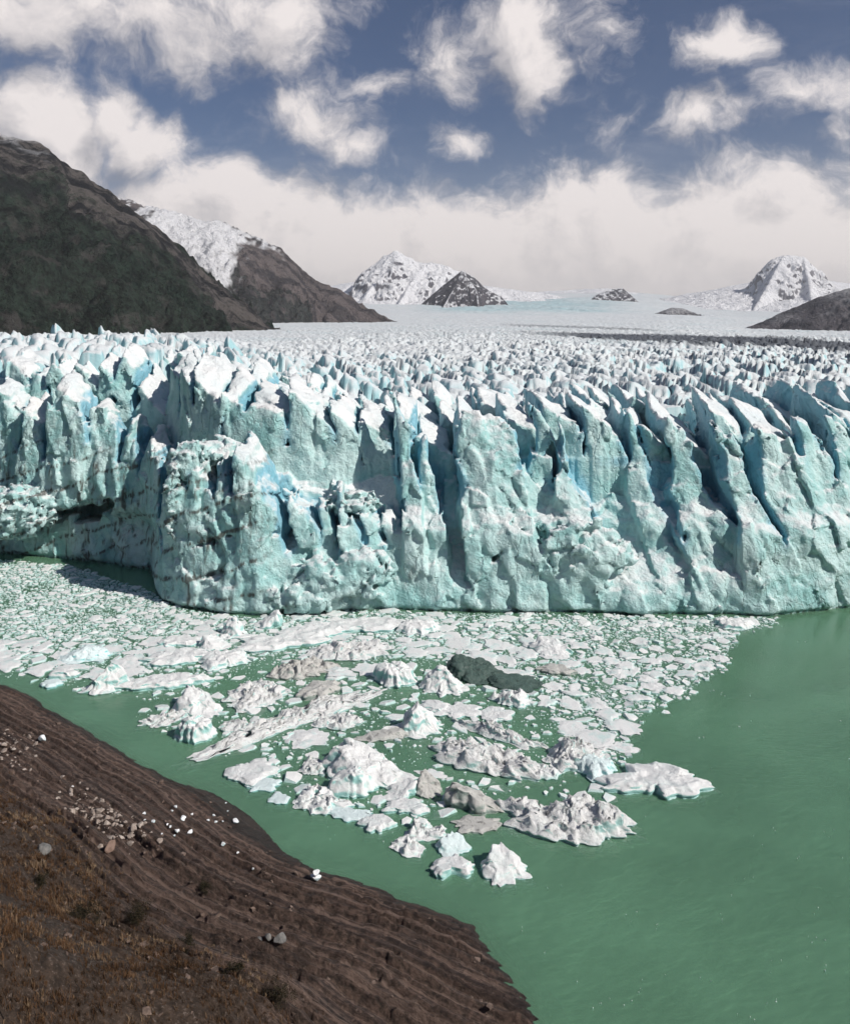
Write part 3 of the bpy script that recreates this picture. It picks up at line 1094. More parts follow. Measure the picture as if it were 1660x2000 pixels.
def mountain(name, crest, slope, mat, label, n=190, namp=.16, front=3000, back=900, seed=0, snowf=None, gully=1.0, side=0, lat=1.0, spurs=(), crag=1.0):
    C = np.array([pw(*c) for c in crest])
    # densify
    tt = np.linspace(0, len(C) - 1, 140)
    Cx, Cy, Cz = [np.interp(tt, np.arange(len(C)), C[:, i]) for i in range(3)]
    L = np.concatenate([[0], np.cumsum(np.hypot(np.diff(Cx), np.diff(Cy)))])
    for k_, sp in enumerate(spurs):
        S = np.array([pw(*c) for c in sp])
        t2 = np.linspace(0, len(S) - 1, 40)
        Sx, Sy, Sz = [np.interp(t2, np.arange(len(S)), S[:, i]) for i in range(3)]
        l2 = np.concatenate([[0], np.cumsum(np.hypot(np.diff(Sx), np.diff(Sy)))])
        Cx, Cy, Cz, L = np.concatenate([Cx, Sx]), np.concatenate([Cy, Sy]), np.concatenate([Cz, Sz]), np.concatenate([L, l2 + 3000 * (k_ + 1)])
    xa, xb = Cx.min() - side, Cx.max() + side
    ya, yb = max(Cy.min() - front, 350), Cy.max() + back
    # columns are spread evenly as seen from the view point
    ta, tb = (xa / Cy.mean()), (xb / Cy.mean())
    gx_ = np.linspace(xa, xb, n)
    gy_ = np.linspace(ya, yb, n)
    X, Y = np.meshgrid(gx_, gy_, indexing='ij')
    Z = np.full(X.shape, -1e9)
    dn = np.zeros(X.shape)
    al = np.zeros(X.shape)
    top = Cz.max()
    for i in range(len(Cx)):
        d = np.hypot((X - Cx[i]) * lat, Y - Cy[i])
        zi_ = Cz[i] - slope * d
        c = zi_ > Z
        Z = np.where(c, zi_, Z)
        dn = np.where(c, d, dn)
        al = np.where(c, L[i], al)
    rel = sstep(0, .35 * top / slope, dn)
    sc = top * .55
    ds = np.minimum(dn, 1e5)
    Z = Z + namp * top * rel * fbm(X / sc, Y / sc, octv=5, seed=200 + seed, gain=.52, mode='ridge') - namp * top * rel * .5
    Z = Z + crag * .022 * top * fbm(X / (sc * .20), Y / (sc * .20), octv=5, seed=280 + seed, gain=.6, mode='ridge') * (.35 + rel) * 1.6 - crag * .022 * top * .5 * (.35 + rel) * 1.6
    Z = Z + gully * .045 * top * (.22 + rel) * fbm(al / (sc * .22) + ds / sc * .4, ds / (sc * 1.8), octv=4, seed=230 + seed, gain=.55, mode='ridge') - gully * .045 * top * (.22 + rel) * .5
    Z = Z + .026 * top * fbm(X / (sc * .13), Y / (sc * .13), octv=4, seed=260 + seed, gain=.62) * (.3 + .7 * rel)
    V_ = np.stack([X, Y, Z], -1).reshape(-1, 3)
    keep = (V_[:, 2] > -40)
    Fq = grid_faces(n, n)
    Fq = Fq[keep[Fq].any(1)]
    V_[:, 2] = np.maximum(V_[:, 2], -60)
    us, inv = np.unique(Fq, return_inverse=True)
    px_, py_ = topx(V_)
    sn = snowf(px_, py_, V_) if snowf else np.zeros(len(V_))
    me = mesh_from(name, V_[us], inv.reshape(-1, 4), mat, True, {'down': dn.ravel()[us], 'along': al.ravel()[us], 'snow': sn[us]})
    return link(name, me, label=label, kind='structure', cat='mountain')


M_DARK = mountain_material('forest_slope', (.022, .023, .025), (.150, .134, .124), (.012, .021, .015), 330, 600, 800, .8, 1.0, 300)
mountain('mountain', [(-420, 60, 2700), (-250, 130, 2700), (-60, 235, 2650), (0, 255, 2600), (50, 275, 2600), (85, 283, 2600), (115, 320, 2600), (160, 338, 2600), (200, 365, 2600), (240, 392, 2600), (300, 448, 2600), (345, 488, 2600), (372, 520, 2600),
         (430, 560, 2600), (480, 600, 2620), (530, 640, 2650), (560, 652, 2680)], .50, M_DARK,
         'dark forested mountainside with brown scree bands rising beside the glacier', n=215, front=2000, back=700, seed=1, side=250, namp=.13, lat=2.1, crag=2.6)


def hang(px_, py_, V_):
    n = 1.9 * fbm(px_ / 24, py_ / 18, octv=5, seed=77, gain=.6)
    cx_ = np.interp(py_, [415, 450, 500, 550], [330, 380, 415, 440])
    wd = np.interp(py_, [415, 440, 470, 510, 545, 560], [40, 85, 75, 45, 16, 0])
    a = sstep(6, -6, np.abs(px_ - cx_) - wd + 22 * n)
    b_ = sstep(5, -5, py_ - np.interp(px_, [200, 300, 360, 430, 560], [420, 425, 432, 440, 492]) + 16 * n - 8) * sstep(.02, .12, fbm(px_ / 14, py_ / 9, octv=3, seed=78) + .12)
    return np.clip(a + .9 * b_ * (px_ < 570), 0, 1)


M_SNOW1 = mountain_material('snowy_slope', (.055, .050, .053), (.16, .135, .13), (.022, .026, .024), 170, 1500, 1700, .72, .6, 700)
mountain('mountain', [(60, 330, 5200), (150, 362, 5200), (232, 384, 5200), (262, 394, 5200), (320, 404, 5200), (360, 419, 5200), (430, 430, 5200), (500, 462, 5200), (548, 484, 5200), (590, 528, 5150),
         (622, 549, 5100), (660, 562, 5050), (700, 590, 5000), (742, 612, 4900), (786, 634, 4800)], .58, M_SNOW1,
         'grey rocky mountain with a white hanging glacier on its flank', n=215, front=1700, back=700, seed=2, side=150, namp=.12, snowf=hang, lat=2.2, crag=2.4)
M_WHITE = mountain_material('snow_peak', (.10, .10, .12), (.20, .19, .21), None, 0, 0, 60, .58, .28)
M_WHITE2 = mountain_material('snow_dome', (.12, .12, .14), (.22, .21, .23), None, 0, 0, 10, .35, .2)
M_ROCKY = mountain_material('dark_snowy_rock', (.045, .045, .055), (.11, .10, .11), None, 0, 120, 420, .76, .45)
mountain('mountain', [(610, 605, 10500), (660, 580, 10500), (700, 548, 10500), (735, 520, 10500), (748, 500, 10500), (772, 489, 10500), (785, 494, 10500), (800, 500, 10500), (812, 511, 10500), (840, 511, 10500), (870, 518, 10500), (905, 532, 10500),
         (940, 556, 10500), (980, 572, 10500), (1020, 588, 10500)], .75, M_WHITE, 'snow covered jagged peak at the head of the glacier under white cloud', n=190, front=1500, back=600, seed=3, side=200, namp=.15, lat=1.5, crag=2.5, gully=.5, spurs=[[(772, 489, 10500), (735, 545, 10050), (705, 590, 9500)], [(830, 511, 10500), (800, 555, 9900), (775, 598, 9300)], [(735, 520, 10500), (690, 570, 10200), (665, 600, 9800)], [(870, 518, 10500), (850, 560, 10000), (845, 598, 9400)]])
mountain('mountain', [(815, 600, 9000), (840, 578, 9000), (870, 552, 9000), (903, 527, 9000), (925, 540, 9000), (945, 560, 9000), (975, 575, 9000)], .85, M_ROCKY,
         'small dark rock pyramid in front of the jagged snow peak', n=150, front=900, back=500, seed=4, side=100, namp=.08, lat=1.5, spurs=[[(903, 527, 9000), (885, 565, 8750), (865, 600, 8350)], [(903, 527, 9000), (930, 565, 8750), (935, 600, 8400)]])
mountain('mountain', [(560, 596, 11800), (660, 562, 11800), (720, 545, 11800), (800, 538, 11800), (880, 546, 11800), (960, 560, 11800), (1060, 572, 11800), (1160, 592, 11800)], .20, M_WHITE2,
         'broad snowfield spreading round the jagged snow peak', n=160, front=2600, back=600, seed=11, side=300, namp=.05, gully=.4)
mountain('mountain', [(1240, 606, 12500), (1340, 586, 12500), (1420, 566, 12500), (1480, 548, 12500), (1560, 540, 12500), (1640, 552, 12500), (1760, 568, 12500), (1900, 580, 12500)], .20, M_WHITE2,
         'snowfield apron below the steep horn', n=160, front=3000, back=600, seed=12, side=300, namp=.05, gully=.4)
mountain('mountain', [(760, 610, 14500), (900, 584, 14500), (1000, 572, 14500), (1100, 566, 14500), (1190, 562, 14500), (1240, 580, 14500), (1300, 592, 14500), (1400, 584, 14500), (1470, 566, 14500), (1560, 560, 14500), (1750, 560, 14500), (1900, 555, 14500)], .22, M_WHITE2,
         'smooth snow dome closing the valley behind the ice field', n=150, front=4500, back=900, seed=5, side=200, namp=.05, gully=.4)
mountain('mountain', [(1380, 592, 11500), (1440, 574, 11500), (1470, 555, 11500), (1492, 528, 11500), (1508, 504, 11500), (1530, 497, 11500), (1568, 499, 11500), (1585, 515, 11500), (1605, 538, 11500), (1640, 562, 11500), (1700, 590, 11500), (1800, 600, 11500)], .95, M_WHITE,
         'steep snow streaked horn whose summit meets the cloud', n=190, front=1400, back=700, seed=6, side=200, namp=.17, lat=1.5, crag=2.5, gully=.5, spurs=[[(1530, 497, 11500), (1500, 555, 10900), (1470, 606, 10100)], [(1568, 499, 11500), (1580, 550, 10900), (1590, 608, 10000)]])
mountain('mountain', [(1508, 648, 4000), (1522, 612, 4000), (1560, 597, 4000), (1600, 579, 4000), (1660, 562, 4000), (1760, 520, 4000), (1900, 480, 4000)], .55, M_ROCKY,
         'dark rocky hill with snow patches at the edge of the ice', n=150, front=700, back=500, seed=7, side=120, namp=.10)
mountain('mountain', [(1050, 612, 8200), (1100, 606, 8200), (1150, 612, 8200), (1190, 618, 8200), (1230, 628, 8200)], .5, M_ROCKY,
         'low dark rock rib sticking out of the upper ice', n=110, front=300, back=300, seed=8, side=60, namp=.2)
mountain('mountain', [(1255, 622, 7000), (1290, 608, 7000), (1312, 600, 7000), (1335, 602, 7000), (1362, 628, 7000)], .5, M_ROCKY,
         'rounded black rock knob standing in the upper ice', n=110, front=300, back=300, seed=9, side=60, namp=.2)
mountain('mountain', [(1165, 575, 11000), (1190, 564, 11000), (1215, 562, 11000), (1240, 590, 11000)], .9, M_ROCKY,
         'short rock ridge breaking through the snow dome', n=90, front=300, back=500, seed=10, side=60, namp=.03)

# ---------------------------------------------------------------- the near shore
SH = [(-420, 1235), (-200, 1280), (0, 1338), (60, 1362), (110, 1393), (190, 1443), (270, 1488), (345, 1524), (420, 1545), (490, 1585), (530, 1625), (560, 1660), (620, 1695), (700, 1722),
      (790, 1755), (860, 1782), (925, 1812), (950, 1840), (975, 1880), (1000, 1922), (1038, 1962), (1058, 2000), (1090, 2080), (1120, 2200), (1180, 2500)]
shore_pts = np.array([pz(a, b)[:2] for a, b in SH])
ST = [(-420, 1235), (-200, 1290), (0, 1348), (190, 1452), (345, 1540), (470, 1640), (620, 1705), (790, 1750), (960, 1815), (1150, 1880), (1400, 1950)]
strike_pts = np.array([pz(a, b)[:2] for a, b in ST])


def sdist(X, Y, pts):
    """distance to a polyline, positive on the camera's side of it, and position along it"""
    best = np.full(X.shape, 1e9)
    sg = np.zeros(X.shape)
    al = np.zeros(X.shape)
    L = 0.0
    for a, b_ in zip(pts[:-1], pts[1:]):
        ab = b_ - a
        l = math.hypot(*ab)
        t = np.clip(((X - a[0]) * ab[0] + (Y - a[1]) * ab[1]) / l ** 2, 0, 1)
        d = np.hypot(X - a[0] - t * ab[0], Y - a[1] - t * ab[1])
        c = d < best
        best = np.where(c, d, best)
        sg = np.where(c, ab[0] * (Y - a[1]) - ab[1] * (X - a[0]), sg)
        al = np.where(c, L + t * l, al)
        L += l
    return best * np.where(sg < 0, 1, -1), al


edges = np.cumsum(np.array([.0] + [rng.uniform(.7, 3.0) for _ in range(70)])) - 8


def terrain(TXX, TYY, sst=None, alst=None):
    dsh, _ = sdist(TXX, TYY, shore_pts)
    if sst is None:
        sst, alst = sdist(TXX, TYY, strike_pts)
    n_a = fbm(TXX / 14, TYY / 14, octv=4, seed=301)
    n_b = fbm(TXX / 3.2, TYY / 3.2, octv=4, seed=302, gain=.6)
    base = np.interp(dsh, [-60, -25, -12, -5, 0, 3, 10, 20, 30, 40, 52, 65, 85, 130], [-30, -11, -3.6, -1.3, 0, .7, 2.0, 4.6, 9.2, 16, 25, 35, 52, 90])
    # tilted beds: long backs dipping to the lake, broken faces looking inland
    n_l = fbm(TXX / 28, TYY / 28, octv=3, seed=304)
    wr = sstep(130, 165, alst)
    bk = worley2(alst / 4.5 + .5 * n_a, sst / 2.2 + .3 * n_a, 312)
    sw = sst + 2.2 * n_l * (1 - .6 * wr) + .35 * n_a + .10 * n_b + .012 * alst + .55 * (h01(bk[2], 3) - .5) * (1 - .5 * wr)
    ix = np.clip(np.searchsorted(edges, sw, side='right') - 1, 0, len(edges) - 2)
    wd = edges[ix + 1] - edges[ix]
    fr = (sw - edges[ix]) / wd
    bedh = h01(ix.astype(np.uint32), 5)
    cutf = np.clip(1 - .30 / wd, .62, .90)
    saw = np.where(fr > cutf, cutf - (fr - cutf) / (1 - cutf) * cutf, fr) - .5 * cutf
    saw = saw * (.35 + .95 * bedh) * np.minimum(wd, 2.0)
    thin = np.sin(sw * 9.0 + 2 * n_b) * .015 + .22 * perlin(alst / 1.1, sw * 2.2, seed=306)
    brk = .35 + .65 * sstep(-.3, .25, fbm(alst / 9, sst / 3, octv=3, seed=305))
    rockw = (1.25 * wr + (1 - wr) * .75) * brk * sstep(-.8, 2.5, dsh) * sstep(42, 24, dsh)
    blk = worley2((TXX * .8 + TYY * .6 + n_b) / 2.3, (TYY * .8 - TXX * .6 + n_b) / 1.7, 311)
    joint = sstep(.0, .10, blk[1] - blk[0])
    pan = np.exp(-(((TXX + 27) / 11) ** 2 + ((TYY - 125) / 9) ** 2))
    Z = base + (saw + thin) * rockw * (1 - .75 * pan) + (1 - .8 * pan) * (.55 * n_a + .22 * n_b) * sstep(-8, 2, dsh)
    Z = Z + (.16 * (joint - 1) + .34 * (h01(blk[2], 2) - .5)) * rockw * (1 - .4 * pan) - .8 * pan
    Z = np.where(dsh > .6, np.maximum(Z, .06 + .02 * n_b), Z)
    grassy = sstep(17, 27, dsh + 7 * n_a + 3 * n_b - .105 * np.clip(alst - 120, 0, 99))
    Z = Z + grassy * (.9 * n_a + .35 * fbm(TXX / 1.4, TYY / 1.4, octv=2, seed=303))
    return Z, sw, grassy


GS = .36
tx_ = np.arange(-150, 42, GS)
ty_ = np.arange(34, 205, GS)
TXX, TYY = np.meshgrid(tx_, ty_, indexing='ij')
TZ, _, grassy = terrain(TXX, TYY)
# the sheet itself follows the strike of the beds, so that every ledge has a clean edge
kc = np.concatenate([[0], np.cumsum(np.hypot(*np.diff(strike_pts, axis=0).T))])
aa = np.arange(40, kc[-1], .42)
cxs, cys = np.interp(aa, kc, strike_pts[:, 0]), np.interp(aa, kc, strike_pts[:, 1])
ker = np.hanning(59)
ker /= ker.sum()
cxs, cys = [np.convolve(np.pad(v, 29, mode='reflect', reflect_type='odd'), ker, 'valid') for v in (cxs, cys)]
tgx, tgy = np.gradient(cxs), np.gradient(cys)
tl_ = np.hypot(tgx, tgy)
nxn, nyn = tgy / tl_, -tgx / tl_                     # towards the land
so = np.concatenate([np.arange(-16, -4, .5), np.arange(-4, 36, .18), np.arange(36, 110, .6)])
PX_ = cxs[:, None] + nxn[:, None] * so[None]
PY_ = cys[:, None] + nyn[:, None] * so[None]
okv = (PY_ > 33.5) & (PX_ < 60)
SZ, sw, gs_ = terrain(PX_, PY_, np.broadcast_to(so[None], PX_.shape), np.broadcast_to(aa[:, None], PX_.shape))
VT = np.stack([PX_, PY_, SZ], -1).reshape(-1, 3)
FT = grid_faces(len(aa), len(so))
keepf = (SZ.ravel()[FT].max(1) > -4.5) & okv.ravel()[FT].all(1)
pxT, pyT = topx(VT)
vis = (pyT < 2300) & (pxT > -200)
keepf &= vis[FT].any(1)
us, inv = np.unique(FT[keepf], return_inverse=True)
fq_ = inv.reshape(-1, 4)
e1_, e2_ = VT[us][fq_[:, 1]] - VT[us][fq_[:, 0]], VT[us][fq_[:, 3]] - VT[us][fq_[:, 0]]
if np.cross(e1_, e2_)[:, 2].mean() < 0:
    fq_ = fq_[:, ::-1]
me = mesh_from('shore', VT[us], fq_, shore_material(), True, {'bed': sw.ravel()[us], 'grassy': gs_.ravel()[us]})
shore = link('shore', me, label='dark brown layered rock shore with dry grass above it', kind='structure')


def ground(x, y):
    i = (np.asarray(x) - tx_[0]) / GS
    j = (np.asarray(y) - ty_[0]) / GS
    i0 = np.clip(np.floor(i).astype(int), 0, len(tx_) - 2)
    j0 = np.clip(np.floor(j).astype(int), 0, len(ty_) - 2)
    a, b_ = i - i0, j - j0
    return TZ[i0, j0] * (1 - a) * (1 - b_) + TZ[i0 + 1, j0] * a * (1 - b_) + TZ[i0, j0 + 1] * (1 - a) * b_ + TZ[i0 + 1, j0 + 1] * a * b_


def hit(px, py):
    """where the sight line through a pixel meets the shore"""
    Y = np.arange(36, 200, .12)
    x = (px - CX) / F * Y
    z = H - (py - HZ) / F * Y
    g_ = np.maximum(ground(x, Y), 0)
    k = np.argmax(g_ >= z)
    return np.array([x[k], Y[k], g_[k]])


hx = np.linspace(-420, 300, 150)  # unseen hill behind the camera, added to block sky light on the ice
hy = np.linspace(-330, 34.5, 110)
HX, HY = np.meshgrid(hx, hy, indexing='ij')
HZZ = np.where(HY > -4, 44 + .72 * (34 - HY), 71.4 + np.clip(-4 - HY, 0, 12) * .02 + np.clip(-16 - HY, 0, None) * .62)
HZZ = HZZ - np.clip(HX - 14, 0, None) * .75 + 2.0 * fbm(HX / 30, HY / 30, octv=4, seed=331) * sstep(-6, -30, HY)
HZZ = np.maximum(HZZ, -5)
edge_w = sstep(18, 34, HY) * sstep(45, 20, HX) * sstep(-150, -140, HX)
HZZ = HZZ * (1 - edge_w) + (np.minimum(ground(np.clip(HX, -149, 41), np.full_like(HX, 34.6)), HZZ) - .15) * edge_w
me = mesh_from('added_hillside', np.stack([HX, HY, HZZ], -1).reshape(-1, 3), grid_faces(150, 110), shore.data.materials[0], True,
               {'bed': HX.ravel() * 0, 'grassy': np.ones(HX.size)})
link('added_hillside', me, label='grassy slope unseen behind the camera, added to block sky light', kind='structure')


# ---------------------------------------------------------------- floating ice
TEAL = (.36, .63, .60)
M_BERG = berg_material('white_berg_ice', (.76, .76, .75), TEAL, (.12, .11, .10), .10)
M_ROUGH = berg_material('rubbly_berg_ice', (.74, .74, .73), (.40, .62, .60), (.14, .13, .12), .38, .6, 1.3)
M_BLUE = berg_material('turquoise_berg_ice', (.70, .80, .80), (.30, .62, .62), (.2, .25, .25), .10, .4)
M_DIRTY = berg_material('dirty_berg_ice', (.52, .51, .48), (.30, .36, .33), (.10, .095, .085), .75, .6, 1.0, 0.0)
M_BLACK = berg_material('black_ice', (.075, .115, .10), (.030, .075, .062), (.012, .018, .016), .6, .25, 1.0, 0.0)


def berg_mesh(seed, Wd, Dp, Ht, style, res=1.0, mat=None, lean=0.0, notch=0.0):
    nseg = int(max(22, min(130, (Wd + Dp) * 6.0 * res)))
    nr = int(max(6, min(36, (Wd + Dp) * 1.8 * res)))
    th = np.linspace(0, 2 * np.pi, nseg, endpoint=False)
    c, s_ = np.cos(th), np.sin(th)
    rb = 1 + .30 * perlin(c * 1.1 + seed * 3.1, s_ * 1.1, seed=seed) + .28 * perlin(c * 2.6 + seed, s_ * 2.6, seed=seed + 1) + .10 * perlin(c * 6, s_ * 6 + seed, seed=seed + 2)
    if notch:
        rb -= notch * np.exp(-((((th - 4.4 + np.pi) % (2 * np.pi)) - np.pi) / .5) ** 2)
    rb += .22 * perlin(c * 4.1 + seed, s_ * 4.1, seed=seed + 5)
    rb = np.clip(rb, .35, 1.5)
    tr = np.concatenate([np.linspace(0, 1, nr) ** .8, [1.02, 1.03, 1.03, 1.02, 1.05, 1.14, 1.22, 1.1]])
    T, B = np.meshgrid(tr, rb, indexing='ij')
    C_, S_ = np.meshgrid(tr * 0 + 1, c, indexing='ij')[1], np.meshgrid(tr, s_, indexing='ij')[1]
    X = T * B * C_ * Wd / 2
    Y = T * B * S_ * Dp / 2
    nx_, ny_ = X / (Wd / 2), Y / (Dp / 2)
    rho = np.clip(T, 0, 1)
    sd = seed * 1.7
    if style == 'flat':
        h = .75 + .35 * fbm(X / 2.5 + sd, Y / 2.5, octv=3, seed=seed + 3)
        ed = .55
    elif style == 'rough':
        bl = fbm(X / 2.4 + sd, Y / 2.4, octv=3, seed=seed + 3, gain=.6, mode='billow')
        h = (.66 + .8 * fbm(X / 5 + sd, Y / 5, octv=2, seed=seed + 5)) * (1 - .55 * rho ** 2) + .25 * bl * min(1, 1.6 / Ht + .2)
        wx_ = .5 * perlin(X / 1.5 + sd, Y / 1.5, seed=seed + 14)
        l1 = worley2((X + wx_) / 1.9 + sd, (Y - wx_) / 1.6, seed + 6)
        l2 = worley2((X - wx_) / .8 + sd, (Y + wx_) / .7, seed + 7)
        fac = 1.5 * ((h01(l1[2], 1) - .5) * l1[3] + (h01(l1[2], 2) - .5) * l1[4]) + .75 * (h01(l1[2], 3) - .5)
        fac += .8 * ((h01(l2[2], 1) - .5) * l2[3] + (h01(l2[2], 2) - .5) * l2[4]) + .35 * (h01(l2[2], 3) - .5)
        h = h + fac * min(1.0, 1.0 / Ht)
        ed = .40
    elif style == 'wedge':
        pl = .5 + .55 * (nx_ * math.cos(lean) + ny_ * math.sin(lean))
        pl = np.minimum(pl, 1.25 - .9 * np.abs(-nx_ * math.sin(lean) + ny_ * math.cos(lean) + .3 * perlin(nx_ * 2 + sd, ny_ * 2, seed=seed + 4)))
        h = np.clip(pl, .08, 1) * (1 - .15 * rho ** 3) + .20 * fbm(X / 2.0 + sd, Y / 2.0, octv=4, seed=seed + 3, gain=.6)
        ed = .55
    elif style == 'peak':
        r_ = np.random.default_rng(seed)
        sx_, sy_ = .25 * math.cos(lean), .25 * math.sin(lean)
        h = np.full(X.shape, 1.05)
        for kk in range(7):
            a_ = kk * .9 + r_.uniform(-.4, .4)
            h = np.minimum(h, r_.uniform(1.0, 1.2) - r_.uniform(.55, 1.5) * ((nx_ - sx_) * math.cos(a_) + (ny_ - sy_) * math.sin(a_)))
        h = np.clip(h, .10, 1.1) + .22 * fbm(X / 2.2 + sd, Y / 2.2, octv=4, seed=seed + 3, gain=.6, mode='ridge') - .1
        ed = .35
    else:                                                   # dome
        h = np.sqrt(np.clip(1 - .8 * rho ** 2, 0, 1)) * (.85 + .55 * fbm(X / 2.6 + sd, Y / 2.6, octv=4, seed=seed + 3, gain=.6))
        ed = .30
    Z = Ht * np.clip(h, .10, 1.4)
    tail = sstep(1.0, .74, T)
    Z = Z * (ed + (1 - ed) * tail)
    Z = np.maximum(Z, .10)
    e_ = Z[-9].copy()
    for q_, f_ in ((-8, .8), (-7, .55), (-6, .3), (-5, .12)):
        Z[q_] = e_ * f_ + .02
    Z[-4], Z[-3], Z[-2], Z[-1] = -.06, -.45, -1.3, -2.4
    # undercut sides
    k = slice(-6, -3)
    X[k] *= .96
    Y[k] *= .96
    kw_ = min(1, Wd / 6)
    jx = kw_ * (.55 * perlin(X / 2.2 + sd, Y / 2.2, Z / 1.5, seed + 8) + .28 * perlin(X / .8 + sd, Y / .8, Z / .7, seed + 10))
    jy = kw_ * (.55 * perlin(X / 2.2, Y / 2.2 + sd, Z / 1.5, seed + 9) + .28 * perlin(X / .8, Y / .8 + sd, Z / .7, seed + 11))
    X = X + jx
    Y = Y + jy
    V_ = np.stack([X, Y, Z], -1).reshape(-1, 3)
    n1 = len(tr)
    a = np.arange(n1 - 1)[:, None] * nseg + np.arange(nseg)[None]
    b_ = np.arange(n1 - 1)[:, None] * nseg + (np.arange(nseg)[None] + 1) % nseg
    q = np.stack([a, a + nseg, b_ + nseg, b_], -1).reshape(-1, 4)
    return mesh_from('iceberg', V_, q, mat, True)


